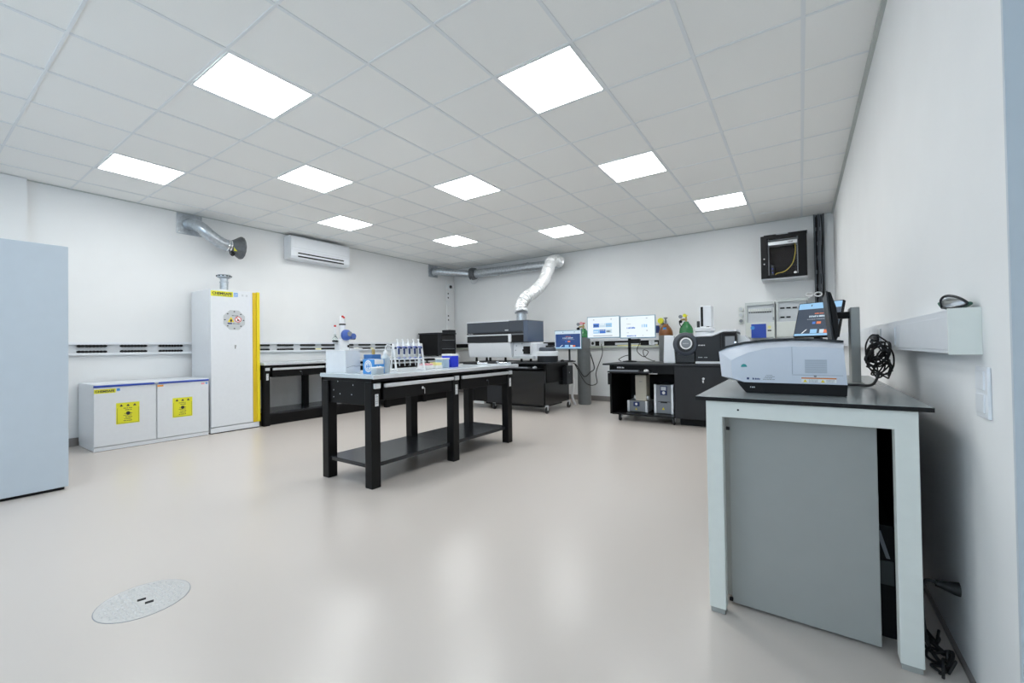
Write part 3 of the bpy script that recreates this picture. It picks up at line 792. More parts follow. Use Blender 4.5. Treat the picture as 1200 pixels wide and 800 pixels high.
for k in range(5):
    lx = -0.098 + k * 0.049
    if pip0 is None:
        pip0 = thing('pipette', 'blue and white hand pipette hanging on the white A-frame stand', 'pipette', (0, 0, 0), ang, 'pipettes on the stand', True)
        # hangs along the inclined front of the stand
        def q(s): return (0, -0.045 - 0.055 * s, 0.235 - 0.19 * s)
        B().tube([q(-0.1), q(0.03), q(0.3), q(0.52)], 0.012, 10, rf=lambda f: [0.010, 0.014, 0.012, 0.008][min(3, int(f * 3 + .5))]).build('body', PAPER, pip0, smooth=40)
        B().tube([q(0.52), q(0.75), q(1.0)], 0.007, 8, rf=lambda f: [0.008, 0.006, 0.003][min(2, int(f * 2 + .5))]).build('shaft', LGREY, pip0, smooth=40)
        B().tube([q(-0.25), q(-0.1)], 0.006, 8).tube([q(-0.28), q(-0.24)], 0.010, 10).build('plunger', PAPER, pip0, smooth=40)
        B().box(-0.008, 0.008, -0.082, -0.062, 0.15, 0.205, 0.003).build('grip', NAVY, pip0)
        B().box(-0.013, 0.013, -0.088, -0.056, 0.212, 0.222, 0.002).build('finger_hook', BLUE, pip0)
        B().box(-0.012, 0.012, -0.098, -0.078, 0.115, 0.122, 0.002).build('tip_ring', BLUE, pip0)
        o = pip0
    else:
        o = copy_tree(pip0)
    o.location = M4 @ Vector((lx, 0, 0.0))
# trays and boxes
t = thing('tip_rack', 'low pink pipette tip rack on the bench', 'rack', (-2.93, 3.0, ZB))
B().box(-3.125, -3.01, 2.965, 3.055, ZB, ZB + 0.035, 0.004).build('base', PAPER, t)
B().box(-3.12, -3.015, 2.97, 3.05, ZB + 0.035, ZB + 0.052, 0.003).build('lid', PINK, t)
t = thing('tip_rack', 'low yellow pipette tip rack next to the pink one', 'rack', (-2.95, 3.15, ZB))
B().box(-3.105, -2.995, 3.085, 3.165, ZB, ZB + 0.03, 0.004).build('base', PAPER, t)
B().box(-3.10, -3.0, 3.09, 3.16, ZB + 0.03, ZB + 0.058, 0.003).build('lid', YELP, t)
t = thing('storage_box', 'pale blue translucent box beside the deep blue box', 'box', (-3.06, 3.28, ZB))
B().box(-3.13, -3.01, 3.20, 3.28, ZB, ZB + 0.085, 0.004).build('tub', PALEB, t)
B().box(-3.134, -3.006, 3.196, 3.284, ZB + 0.085, ZB + 0.098, 0.003).build('lid', PAPER, t)
t = thing('storage_box', 'deep blue box with white lid on the free-standing bench', 'box', (-3.06, 3.44, ZB))
B().box(-3.16, -3.025, 3.33, 3.44, ZB, ZB + 0.118, 0.003).build('tub', BLUEB, t)
B().box(-3.162, -3.023, 3.328, 3.442, ZB + 0.118, ZB + 0.138, 0.003).build('lid', PAPER, t)
# metal parts at the far end
t = thing('clamp', 'silver clamp bar lying at the far end of the bench', 'clamp', (-3.05, 4.1, ZB))
B().box(-3.02, -2.80, 4.13, 4.155, ZB, ZB + 0.02, 0.004).box(-2.83, -2.795, 4.09, 4.20, ZB, ZB + 0.028, 0.003).build('bar', CHROME, t)
B().cyl((-3.02, 4.14, ZB + 0.02), (-3.02, 4.14, ZB + 0.035), 0.02, 16).build('knob', CHROME, t, smooth=40)
t = thing('hand_tool', 'black and silver hand tool lying near the far bench end', 'tool', (-3.25, 4.05, ZB))
B().cyl((-3.42, 3.98, ZB + 0.014), (-3.22, 4.02, ZB + 0.014), 0.014, 12).build('grip', BLACKM, t, smooth=40)
B().cyl((-3.22, 4.02, ZB + 0.014), (-3.10, 4.045, ZB + 0.014), 0.008, 12).build('shank', CHROME, t, smooth=40)
B().cyl((-3.225, 4.018, ZB + 0.018), (-3.205, 4.022, ZB + 0.018), 0.018, 14).build('collar', CHROME, t, smooth=40)

# ================================================================== ITEMS ON THE WALL BENCHES
ZL = 0.93
t = thing('lab_dispenser', 'white column instrument with blue knob cluster on the wall bench', 'instrument', (-6.85, 4.62, ZL))
ex, ey = -6.85, 4.68
B().box(ex - 0.13, ex + 0.13, ey - 0.20, ey + 0.16, ZL, ZL + 0.06, 0.012).build('base', WHITEP, t)
B().box(ex - 0.09, ex + 0.08, ey - 0.14, ey + 0.06, ZL + 0.06, ZL + 0.36, 0.02).build('housing', WHITEP, t)
B().lathe([(0.06, 0.36), (0.055, 0.40), (0.052, 0.62)], (ex, ey - 0.03, ZL), 20).build('column', WHITEP, t, smooth=40)
B().lathe([(0.056, 0.62), (0.056, 0.645)], (ex, ey - 0.03, ZL), 20).build('collar', BLACKM, t, smooth=40)
hd = B().lathe([(0.05, 0.645), (0.047, 0.72), (0.04, 0.78), (0.02, 0.80)], (ex, ey - 0.03, ZL), 20).build('head', WHITEP, t, smooth=40)
for (dy, dz) in ((-0.05, 0.775), (0.0, 0.755)):
    B().lathe([(0.016, -0.012), (0.016, 0.012)], (ex + 0.045, ey - 0.03 + dy * 0.5, ZL + dz), 12, 'x').build('red_button', RED, hd, smooth=40)
B().lathe([(0.085, 0), (0.1, 0.02), (0.095, 0.06), (0.07, 0.075)], (ex + 0.05, ey - 0.01, ZL + 0.44), 20, 'x').build('blue_joint', mat('joint_blue', (0.07, 0.14, 0.48), 0.35), t, smooth=40)
B().lathe([(0.06, 0), (0.05, 0.09)], (ex + 0.06, ey + 0.10, ZL + 0.42), 16, 'x').build('blue_joint', mat('steel_blue', (0.08, 0.14, 0.42), 0.35), t, smooth=40)
B().lathe([(0.045, 0), (0.045, 0.012)], (ex + 0.125, ey + 0.03, ZL + 0.46), 16, 'x').build('joint_cap', GREYM, t, smooth=40)
B().box(ex, ex + 0.08, ey + 0.10, ey + 0.20, ZL + 0.36, ZL + 0.42, 0.02).build('black_clip', BLACKM, t)
B().fdisc(FX(ex + 0.08), ey + 0.03, ZL + 0.24, 0.022, 0, 0.006, 14).build('knob', BLACKM, t)
B().box(ex - 0.03, ex + 0.05, ey + 0.08, ey + 0.36, ZL + 0.17, ZL + 0.20, 0.01).build('side_arm', WHITEP, t)
f = B().lathe([(0.05, 0.32), (0.05, 0.345)], (ex + 0.02, ey - 0.19, ZL), 16).build('flask_holder', BLACKM, t, smooth=40)
B().lathe([(0.042, 0.345), (0.045, 0.38), (0.02, 0.42), (0.014, 0.46)], (ex + 0.02, ey - 0.19, ZL), 16).build('flask', CLEAR, t, smooth=40)
B().lathe([(0.018, 0.46), (0.018, 0.60), (0.01, 0.605)], (ex + 0.02, ey - 0.19, ZL), 12).build('flask_neck', WHITEP, t, smooth=40)
B().lathe([(0.02, 0.585), (0.02, 0.615)], (ex + 0.02, ey - 0.19, ZL), 12).build('red_cap', RED, t, smooth=40)
B().box(ex - 0.02, ex + 0.04, ey - 0.21, ey - 0.12, ZL + 0.28, ZL + 0.32, 0.005).build('holder_arm', LGREY, t)

t = thing('bench_oven', 'black boxy bench oven with front slots on the wall bench by the corner', 'oven', (-6.85, 7.08, ZL))
B().box(-7.15, -6.575, 6.80, 7.37, ZL + 0.02, 1.42, 0.006).build('body', BLACK, t)
B().box(-7.16, -6.55, 6.78, 7.39, 1.42, 1.45, 0.006).build('lid', DARK, t)
B().box(-6.575, -6.55, 6.80, 6.90, ZL + 0.02, 1.42, 0.004).build('front_post', DARK, t)
B().box(-6.575, -6.555, 7.335, 7.37, ZL + 0.02, 1.42, 0.004).build('front_post', DARK, t)
for k, (za, zb_) in enumerate(((1.30, 1.40), (1.10, 1.27), (0.96, 1.08))):
    B().box(-6.575, -6.56, 6.91, 7.325, za, zb_, 0.004).build('front_panel', BLACKG if k != 1 else DARK, t)
for z in (1.285, 1.09):
    B().box(-6.56, -6.548, 6.92, 7.32, z - 0.006, z + 0.006, 0.003).build('shelf_edge', GREYM, t)
B().box(-6.80, -6.57, 7.18, 7.39, 1.45, 1.52, 0.008).build('control_box', DARK, t)
for (x, y) in ((-7.12, 6.83), (-6.6, 6.83), (-7.12, 7.34), (-6.6, 7.34)):
    B().cyl((x, y, ZL), (x, y, ZL + 0.02), 0.02, 12).build('foot', RUBBER, t)

# ================================================================== CART 1 WITH LARGE ANALYSER
CT = 0.845
t = thing('instrument_cart', 'black rolling instrument cart under the large dark and white analyser', 'cart', (-4.4, 6.6, 0))
B().box(-5.33, -3.40, 6.08, 7.08, CT - 0.022, CT, 0.004).build('worktop', DARK, t)
B().box(-5.30, -4.20, 6.17, 7.0, 0.12, CT - 0.022, 0.003).build('left_cabinet', BLACK, t)
B().box(-4.19, -3.55, 6.30, 7.0, 0.13, CT - 0.022, 0.003).build('right_cabinet', BLACKM, t)
B().box(-4.19, -3.52, 6.15, 6.18, 0.13, 0.70, 0.003).build('front_panel', BLACKG, t)
B().box(-3.545, -3.515, 6.15, 7.02, 0.13, 0.50, 0.003).build('side_panel', BLACKG, t)
B().box(-3.56, -3.525, 6.22, 7.02, 0.50, CT - 0.022, 0.003).build('upper_side_panel', BLACK, t)
d = B().box(-5.295, -4.73, 6.15, 6.17, 0.13, 0.79, 0.003).build('door', BLACK, t)
h = B().fdisc(FY(6.15), -5.02, 0.40, 0.014, 0, 0.01, 14).frect(FY(6.15), -5.05, -4.99, 0.345, 0.357, 0.01, 0.016).frect(FY(6.15), -5.03, -5.0, 0.395, 0.43, 0.004, 0.012)
h.build('handle', CHROME, d)
B().box(-4.72, -4.36, 6.14, 6.17, 0.12, 0.44, 0.003).build('lower_panel', DARK, t)
B().box(-5.03, -4.80, 6.135, 6.15, 0.085, 0.13, 0.003).build('vent_plate', ALU, t)
B().box(-4.80, -3.60, 6.20, 6.9, 0.085, 0.12).build('undertray', BLACKM, t)
kt = B().box(-4.25, -3.62, 6.05, 6.30, 0.735, 0.75, 0.003).build('keyboard_tray', DARK, t)
B().box(-3.52, -3.43, 6.78, 7.02, 0.43, 0.76, 0.008).build('side_holder', DARK, t)
B().fdisc(FX(-3.43), 6.87, 0.64, 0.012, 0, 0.004, 12).build('holder_screw', CHROME, t)
casters(t, [(-5.22, 6.22), (-4.60, 6.20), (-3.50, 6.17), (-3.50, 6.97), (-5.22, 6.95)], 0.055)
kb = thing('keyboard', 'dark computer keyboard on the pull-out tray of the large analyser cart', 'keyboard', (-4.0, 6.14, 0.75))
B().box(-4.20, -3.80, 6.06, 6.20, 0.75, 0.768, 0.004).build('case', GREYM, kb)
b = B()
for r in range(4):
    for c_ in range(13):
        b.box(-4.19 + c_ * 0.0295, -4.166 + c_ * 0.0295, 6.07 + r * 0.03, 6.094 + r * 0.03, 0.768, 0.772)
b.build('keys', DARK, kb, kind='stuff')
kb = thing('mouse', 'silver-grey computer mouse on the tray of the large analyser cart', 'mouse', (-3.70, 6.13, 0.75))
B().lathe([(0.032, 0), (0.034, 0.01), (0.028, 0.025), (0.012, 0.034)], (-3.70, 6.13, 0.75), 18, sy=1.5).build('shell', LGREY, kb, smooth=50)
B().box(-3.704, -3.696, 6.085, 6.10, 0.772, 0.782, 0.002).build('wheel', DARK, kb)

t = thing('analyser', 'large analyser with dark slate hood over a white base, foil hose on top', 'instrument', (-4.62, 6.58, CT))
yf, yk = 6.30, 6.86
B().box(-5.31, -3.94, yf + 0.02, yk, 1.195, 1.575, 0.006).build('upper_body', SLATE, t)
B().box(-5.31, -4.33, yf, yf + 0.02, 1.385, 1.572, 0.004).build('hood_panel', SLATE, t)
B().box(-4.325, -4.03, yf, yf + 0.02, 1.385, 1.572, 0.004).build('hood_panel', SLATE, t)
B().box(-4.025, -3.94, yf, yf + 0.02, 1.20, 1.572, 0.004).build('corner_panel', SLATE_LIT, t)
B().box(-3.945, -3.935, yf + 0.02, yk - 0.01, 1.20, 1.572, 0.002).build('side_panel', SLATE_LIT, t)
B().box(-5.315, -4.34, yf - 0.004, yk, 1.575, 1.592, 0.004).build('top_cover', WHITEP, t)
B().box(-4.34, -3.935, yf + 0.01, yk, 1.575, 1.583, 0.003).build('top_cover', SLATE, t)
B().box(-5.31, -4.03, yf - 0.008, yf + 0.02, 1.352, 1.38, 0.004).build('grip_strip', DARK, t)
B().box(-5.31, -4.30, yf - 0.012, yf + 0.02, 1.322, 1.345, 0.003).build('silver_strip', LGREY, t)
B().box(-4.30, -4.03, yf - 0.006, yf + 0.02, 1.328, 1.345, 0.003).build('silver_strip', GREYM, t)
B().box(-5.31, -4.345, yf - 0.002, yf + 0.02, 1.20, 1.318, 0.003).build('lower_hood', DARK, t)
B().box(-4.345, -4.285, yf - 0.014, yf + 0.02, 1.20, 1.345, 0.004).build('white_corner', WHITEP, t)
B().box(-4.28, -4.03, yf + 0.005, yf + 0.02, 1.20, 1.325, 0.002).build('dark_recess', BLACKM, t)
B().frect(FY(yf), -4.42, -4.345, 1.405, 1.425, 0, 0.004).build('badge', LGREY, t)
sc = B(); scribble(sc, FY(yf - 0.008), -5.27, -5.15, 1.36, 0.012, 6, seed=6); sc.build('print', LGREY, t)
# white base, front face sloping back
B().fprism(Face((0, 0, 0), (0, 1, 0), (0, 0, 1), (1, 0, 0)), [(yf + 0.0, 1.19), (yf + 0.04, 0.925), (yk - 0.06, 0.925), (yk - 0.02, 1.19)], -5.29, -4.31, 0.004).build('white_base', WHITEP, t)
B().box(-4.305, -3.93, yf + 0.10, yk - 0.03, 0.915, 1.19, 0.004).build('side_base', WHITEP, t)
B().box(-4.305, -3.87, yf + 0.06, yf + 0.12, 0.90, 0.945, 0.004).build('drip_tray', LGREY, t)
B().box(-3.93, -3.825, yf + 0.12, yk - 0.05, 0.90, 1.165, 0.006).build('end_module', WHITEP, t)
B().box(-4.07, -3.95, yf + 0.055, yf + 0.10, 0.985, 1.12, 0.006).build('black_port', BLACKM, t)
B().box(-4.09, -4.07, yf + 0.06, yf + 0.10, 1.03, 1.07, 0.004).build('port_tab', BLACKM, t)
for (x, z) in ((-4.24, 1.13), (-4.12, 1.165), (-4.09, 1.10), (-4.26, 1.05)):
    B().fdisc(FY(yf + 0.10), x, z, 0.009, 0, 0.004, 10).build('fitting', GREYM, t)
for x in (-5.18, -4.85, -4.5, -4.15):
    B().cyl((x, yf + 0.12, CT), (x, yf + 0.12, 0.93), 0.025, 12, 0.018).build('foot', BLACKM, t, smooth=40)
for x in (-5.18, -4.15):
    B().cyl((x, yk - 0.12, CT), (x, yk - 0.12, 0.93), 0.025, 12, 0.018).build('foot', BLACKM, t, smooth=40)
st = B().cyl((-4.25, 6.60, 1.58), (-4.25, 6.60, 1.74), 0.095, 24).build('exhaust_stub', GALV, t, smooth=40)
B().cyl((-4.25, 6.60, 1.725), (-4.25, 6.60, 1.75), 0.124, 24).build('hose_clamp', GREYM, st, smooth=40)

t = thing('autosampler', 'small round black and white unit beside the large analyser', 'instrument', (-3.62, 6.42, CT))
cc = (-3.615, 6.42, CT)
B().lathe([(0.18, 0.0), (0.185, 0.02), (0.185, 0.10), (0.18, 0.105)], cc, 28, sy=0.85).build('lower_drum', DARK, t, smooth=40)
B().lathe([(0.19, 0.105), (0.19, 0.175), (0.18, 0.185)], cc, 28, sy=0.85).build('white_band', WHITEP, t, smooth=40)
B().lathe([(0.155, 0.185), (0.15, 0.24), (0.13, 0.255)], cc, 28, sy=0.85).build('upper_drum', SLATE, t, smooth=40)
B().box(-3.63, -3.52, 6.38, 6.48, CT + 0.25, CT + 0.285, 0.008).build('top_module', DARK, t)
kb = thing('mouse', 'black computer mouse beside the small round unit', 'mouse', (-3.45, 6.50, CT))
B().lathe([(0.032, 0), (0.034, 0.01), (0.028, 0.025), (0.012, 0.034)], (-3.435, 6.62, CT), 18, sy=1.5).build('shell', BLACKM, kb, smooth=50)
B().box(-3.439, -3.431, 6.58, 6.595, CT + 0.022, CT + 0.032, 0.002).build('wheel', GREYM, kb)

# ------------------------------------------------------------------ screens
def page_dark(F, x0, x1, z0, z1, par, bgm, c=0.0, barm=None):
    W, Hh = x1 - x0, z1 - z0
    def r(n, m_, a0, a1, b0, b1, c_=0.0012):
        return B().frect(F, x0 + a0 * W, x0 + a1 * W, z0 + b0 * Hh, z0 + b1 * Hh, c, c + c_).build(n, m_, par)
    r('picture', bgm, 0, 1, 0.06, 0.82, 0.0008)
    r('browser_bar', barm or S_PALE, 0, 1, 0.82, 1.0, 0.0008)
    r('task_bar', S_LBLUE, 0, 1, 0.0, 0.06, 0.0008)
    b = B(); scribble(b, F, x0 + 0.3 * W, x0 + 0.72 * W, z0 + 0.56 * Hh, 0.06 * Hh, 9, c, c + 0.0014, seed=3); b.build('headline', S_PALE, par)
    b = B(); scribble(b, F, x0 + 0.26 * W, x0 + 0.78 * W, z0 + 0.49 * Hh, 0.02 * Hh, 16, c, c + 0.0014, seed=4); b.build('text_line', S_GREY, par)
    b = B(); scribble(b, F, x0 + 0.42 * W, x0 + 0.64 * W, z0 + 0.655 * Hh, 0.03 * Hh, 7, c, c + 0.0014, seed=5); b.build('text_line', S_ORANGE, par)
    r('button', S_BLUE, 0.40, 0.47, 0.35, 0.42, 0.0014); r('button', S_ORANGE, 0.50, 0.60, 0.35, 0.42, 0.0014)
    b = B().fprism(F, [(x0 + 0.17 * W, z0 + 0.07 * Hh), (x0 + 0.2 * W, z0 + 0.07 * Hh), (x0 + 0.3 * W, z0 + 0.19 * Hh), (x0 + 0.27 * W, z0 + 0.19 * Hh)], c, c + 0.0014)
    b.build('thumbnail', S_WHITE, par)
    r('thumbnail', S_LBLUE, 0.38, 0.54, 0.07, 0.19, 0.0014); r('thumbnail', S_PALE, 0.60, 0.70, 0.07, 0.18, 0.0014); r('thumbnail', S_ORANGE, 0.70, 0.80, 0.07, 0.17, 0.0014)
    for a in (0.76, 0.30): r('tab_mark', S_DK, a, a + 0.025, 0.90, 0.95, 0.0014)

def monitor(name, label, x0, x1, y, z0, z1, frame_m, thick=0.03):
    t = thing(name, label, 'monitor', ((x0 + x1) / 2, y, z0))
    B().box(x0, x1, y, y + thick, z0, z1, 0.004).build('housing', frame_m, t)
    s = B().frect(FY(y), x0 + 0.01, x1 - 0.01, z0 + 0.016, z1 - 0.01, 0, 0.001).build('screen', S_WHITE, t)
    return t, s

# small monitor of cart 1
FRM = mat('monitor_frame_blue_grey', (0.16, 0.28, 0.38), 0.3)
t, s = monitor('monitor', 'small monitor with navy web page on a thin pole by the large analyser', -3.72, -3.19, 6.88, 1.055, 1.395, FRM)
page_dark(FY(6.879), -3.70, -3.21, 1.075, 1.385, s, S_NAVY)
B().box(-3.46, -3.43, 6.91, 6.935, CT, 1.30, 0.003).build('pole', DARK, t)
B().box(-3.53, -3.402, 6.86, 6.99, CT, CT + 0.012, 0.003).build('foot_plate', DARK, t)

# cable behind cart 1
tag(B().tube(spline([(-3.52, 7.10, 0.98), (-3.50, 7.12, 0.8), (-3.52, 7.13, 0.6), (-3.47, 7.13, 0.45), (-3.51, 7.14, 0.2), (-3.48, 7.20, 0.024)], 8), 0.022, 10).build('cable_hose', PAPER, None, smooth=40), 'white corrugated cable hose hanging behind the black analyser cart', 'hose')
tag(B().tube(spline([(-3.55, YB - 0.05, 1.14), (-3.42, 7.72, 1.05), (-3.30, 7.68, 0.7), (-3.26, 7.40, 0.62), (-3.32, 7.25, 0.55), (-3.44, 7.2, 0.75), (-3.46, 7.1, 0.80)], 10), 0.010, 8).build('power_cable', RUBBER, None, smooth=40), 'black power cable looping past the grey gas cylinder to the trunking', 'cable')
tag(B().tube(spline([(-3.30, YB - 0.05, 1.14), (-3.18, 7.80, 0.95), (-3.28, 7.72, 0.6), (-3.20, 7.55, 0.40), (-3.30, 7.30, 0.42), (-3.44, 7.12, 0.78)], 10), 0.008, 8).build('power_cable', RUBBER, None, smooth=40), 'thin black power cable hanging lowest in front of the grey gas cylinder', 'cable')

# ------------------------------------------------------------------ gas cylinders
def cylinder(label, x, y, r, zsh, ztop, shoulder, handwheel, regulator):
    t = thing('gas_cylinder', label, 'gas cylinder', (x, y, 0))
    B().lathe([(r - 0.01, 0.0), (r, 0.015), (r, zsh - 0.0)], (x, y, 0), 28).build('body', CYLG, t, smooth=40)
    hgt = ztop - zsh
    prof = [(r + 0.0005, zsh - 0.03), (r + 0.0005, zsh), (r * 0.93, zsh + hgt * 0.3), (r * 0.75, zsh + hgt * 0.55), (r * 0.5, zsh + hgt * 0.78), (r * 0.36, zsh + hgt * 0.9), (r * 0.36, ztop)]
    B().lathe(prof, (x, y, 0), 28).build('shoulder', shoulder, t, smooth=50)
    v = B().cyl((x, y, ztop), (x, y, ztop + 0.09), 0.014, 12).box(x - 0.016, x + 0.016, y - 0.016, y + 0.016, ztop + 0.02, ztop + 0.06, 0.004).build('valve', BRASS if regulator else GREYM, t)
    B().lathe([(0.012, 0.09), (0.034, 0.095), (0.034, 0.112), (0.012, 0.117)], (x, y, ztop), 14).build('handwheel', handwheel, v, smooth=40)
    if regulator:
        rb = B().cyl((x - 0.015, y - 0.02, ztop + 0.04), (x - 0.07, y - 0.05, ztop + 0.03), 0.016, 12).build('regulator', BRASS, t)
        B().lathe([(0.03, 0), (0.03, 0.03)], (x - 0.075, y - 0.05, ztop + 0.085), 16, 'y').build('gauge', GREYM, rb, smooth=40)
        B().lathe([(0.03, 0), (0.03, 0.03)], (x - 0.005, y - 0.06, ztop + 0.10), 16, 'y').build('gauge', regulator, rb, smooth=40)
        B().lathe([(0.026, 0), (0.022, 0.05)], (x - 0.075, y - 0.05, ztop + 0.0), 14, 'y').build('pressure_knob', BLACKM, rb, smooth=40)
        B().tube(spline([(x - 0.075, y - 0.05, ztop + 0.03), (x - 0.10, y - 0.04, ztop - 0.02), (x - 0.06, y - 0.09, ztop - 0.09)], 6), 0.008, 8).build('outlet_hose', BLACKM, rb, smooth=40)
    else:
        B().frect(FY(y - r * 0.88), x - 0.02, x + 0.03, zsh + hgt * 0.42, zsh + hgt * 0.62, -0.05, -0.005).build('label', SKYB, t)
    return t
cylinder('grey gas cylinder with green shoulder standing between the two instrument carts', -3.44, 7.52, 0.125, 1.30, 1.44, GREEN, RED, PINK)
cylinder('gas cylinder with brown shoulder behind the chromatograph cart', -1.955, 7.70, 0.118, 1.305, 1.475, BROWN, GREYM, None)
cylinder('gas cylinder with green shoulder and yellow regulator behind the chromatograph', -1.615, 7.70, 0.112, 1.335, 1.50, GREEN, YELP, YELS)
t = thing('gas_regulator', 'yellow-topped gas regulator panel on the back wall beside the twin monitors', 'regulator', (-2.15, 8.05, 1.3))
B().box(-2.20, -2.08, 8.04, YB, 1.28, 1.46, 0.004).build('panel', WHITEP, t)
B().box(-2.22, -2.15, 8.0, 8.04, 1.33, 1.47, 0.01).build('regulator_body', NAVY, t)
B().lathe([(0.05, 0), (0.055, 0.02), (0.05, 0.06)], (-2.12, 8.04, 1.55), 16, 'y').build('yellow_knob', YELS, t, smooth=40)
B().cyl((-2.12, 8.03, 1.50), (-2.14, 8.02, 1.44), 0.012, 10).build('pipe', BRASS, t)
B().cyl((-2.10, 8.02, 1.45), (-1.99, 7.99, 1.44), 0.012, 10).build('pipe', BRASS, t)
B().box(-2.13, -2.07, 8.06, YB, 1.48, 1.52).build('bracket', GREYM, t)

# ================================================================== CART 2
t = thing('instrument_cart', 'black rolling cart with open pump bay carrying the chromatograph and twin monitors', 'cart', (-1.4, 6.6, 0))
B().box(-2.46, -0.42, 6.03, 7.05, CT - 0.024, CT, 0.004).build('worktop', DARK, t)
B().box(-2.37, -2.34, 6.08, 7.0, 0.10, CT - 0.024, 0.003).build('side_panel', BLACK, t)
B().box(-2.34, -1.45, 6.94, 6.97, 0.10, CT - 0.024, 0.003).build('back_panel', BLACKM, t)
B().box(-2.34, -1.45, 6.08, 6.94, 0.095, 0.118, 0.003).build('base_board', BLACK, t)
B().box(-2.34, -1.45, 6.10, 6.14, 0.70, CT - 0.024, 0.003).build('apron', BLACK, t)
B().box(-1.45, -0.45, 6.10, 7.0, 0.10, CT - 0.024, 0.003).build('cabinet', BLACKM, t)
d = B().box(-1.44, -0.46, 6.075, 6.10, 0.105, CT - 0.03, 0.003).build('door', mat('anthracite', (0.016, 0.016, 0.018), 0.35, spec=0.3), t)
B().fdisc(FY(6.075), -1.07, 0.655, 0.016, 0, 0.012, 14).frect(FY(6.075), -1.085, -1.065, 0.60, 0.63, 0, 0.006).build('lock', CHROME, d)
B().box(-1.40, -0.50, 6.20, 6.9, 0.0, 0.095).build('plinth_or_shade', BLACKM, t)  # black block standing in for the shadow below the cabinet
kt = B().box(-2.37, -1.74, 5.99, 6.30, 0.715, 0.735, 0.003).build('keyboard_tray', DARK, t)
B().box(-1.78, -1.66, 6.05, 6.09, 0.70, 0.715, 0.002).build('tray_rail', CHROME, t)
B().box(-2.405, -2.37, 6.09, 6.25, 0.53, 0.70, 0.004).build('side_pocket', BLACKM, t)
bd = B(); scribble(bd, FY(6.099), -2.26, -2.15, 0.775, 0.022, 6, seed=5); bd.build('badge', PAPER, t)
casters(t, [(-2.24, 6.15), (-1.47, 6.14), (-2.24, 6.90), (-0.55, 6.14)], 0.045)
kb = thing('keyboard', 'dark grey keyboard on the pull-out tray under the twin monitors', 'keyboard', (-2.1, 6.1, 0.735))
B().box(-2.34, -1.92, 6.0, 6.14, 0.735, 0.752, 0.004).build('case', GREYM, kb)
b = B()
for r in range(4):
    for c_ in range(13):
        b.box(-2.33 + c_ * 0.0312, -2.304 + c_ * 0.0312, 6.01 + r * 0.03, 6.034 + r * 0.03, 0.752, 0.756)
b.build('keys', DARK, kb, kind='stuff')
kb = thing('mouse', 'pale grey computer mouse on the tray under the twin monitors', 'mouse', (-1.82, 6.07, 0.735))
B().lathe([(0.032, 0), (0.034, 0.01), (0.028, 0.025), (0.012, 0.034)], (-1.82, 6.07, 0.735), 18, sy=1.5).build('shell', PAPER, kb, smooth=50)
B().box(-1.824, -1.816, 6.025, 6.04, 0.757, 0.767, 0.002).build('wheel', DARK, kb)
# pumps in the bay
FB = 6.30
t = thing('pump', 'small grey pump unit topped by a tall beige box in the cart bay', 'pump', (-2.02, 6.45, 0.118))
B().box(-2.165, -1.905, FB + 0.005, FB + 0.30, 0.122, 0.285, 0.006).build('body', GREYM, t)
for x in (-2.185, -1.915):
    B().box(x, x + 0.035, FB - 0.003, FB + 0.30, 0.118, 0.285, 0.006).build('side_rail', ALU, t)
dsp = B().box(-2.09, -2.0, FB - 0.004, FB + 0.006, 0.20, 0.265, 0.004).build('display', NAVY, t)
B().fdisc(FY(FB - 0.004), -2.045, 0.235, 0.018, 0, 0.002, 12).build('dial', PAPER, dsp)
B().fprism(FY(FB + 0.005), [(-2.065, 0.15), (-2.035, 0.15), (-2.05, 0.175)], 0, 0.002).build('warning_mark', YEL, t)
B().box(-2.06, -1.895, FB + 0.01, FB + 0.20, 0.285, 0.665, 0.008).build('beige_box', BEIGE, t)
for x in (-2.085, -1.895):
    B().cyl((x, FB + 0.05, 0.33), (x + 0.025, FB + 0.05, 0.33), 0.03, 14).build('side_knob', LGREY, t)
b = B(); scribble(b, FY(FB + 0.01), -1.995, -1.955, 0.565, 0.012, 3, seed=2); b.build('print', GREYM, t)
t = thing('pump', 'tall grey vacuum pump controller with silver side rails in the cart bay', 'pump', (-1.64, 6.45, 0.118))
B().box(-1.765, -1.525, FB + 0.005, FB + 0.34, 0.122, 0.535, 0.006).build('body', GREYM, t)
for x in (-1.785, -1.545):
    B().box(x, x + 0.035, FB - 0.003, FB + 0.34, 0.118, 0.54, 0.006).build('side_rail', ALU, t)
dsp = B().box(-1.695, -1.60, FB - 0.004, FB + 0.006, 0.385, 0.515, 0.004).build('control_panel', NAVY, t)
B().frect(FY(FB - 0.004), -1.682, -1.612, 0.455, 0.505, 0, 0.002).build('display', LGREY, dsp)
B().fdisc(FY(FB - 0.004), -1.645, 0.42, 0.022, 0, 0.004, 14).build('dial', PAPER, dsp)
B().box(-1.73, -1.555, FB - 0.002, FB + 0.006, 0.288, 0.294).build('seam', BLACKM, t)
B().box(-1.69, -1.60, FB - 0.006, FB + 0.006, 0.272, 0.288, 0.003).build('grip', DARK, t)
B().fprism(FY(FB + 0.005), [(-1.675, 0.175), (-1.635, 0.175), (-1.655, 0.21)], 0, 0.002).build('warning_mark', YEL, t)

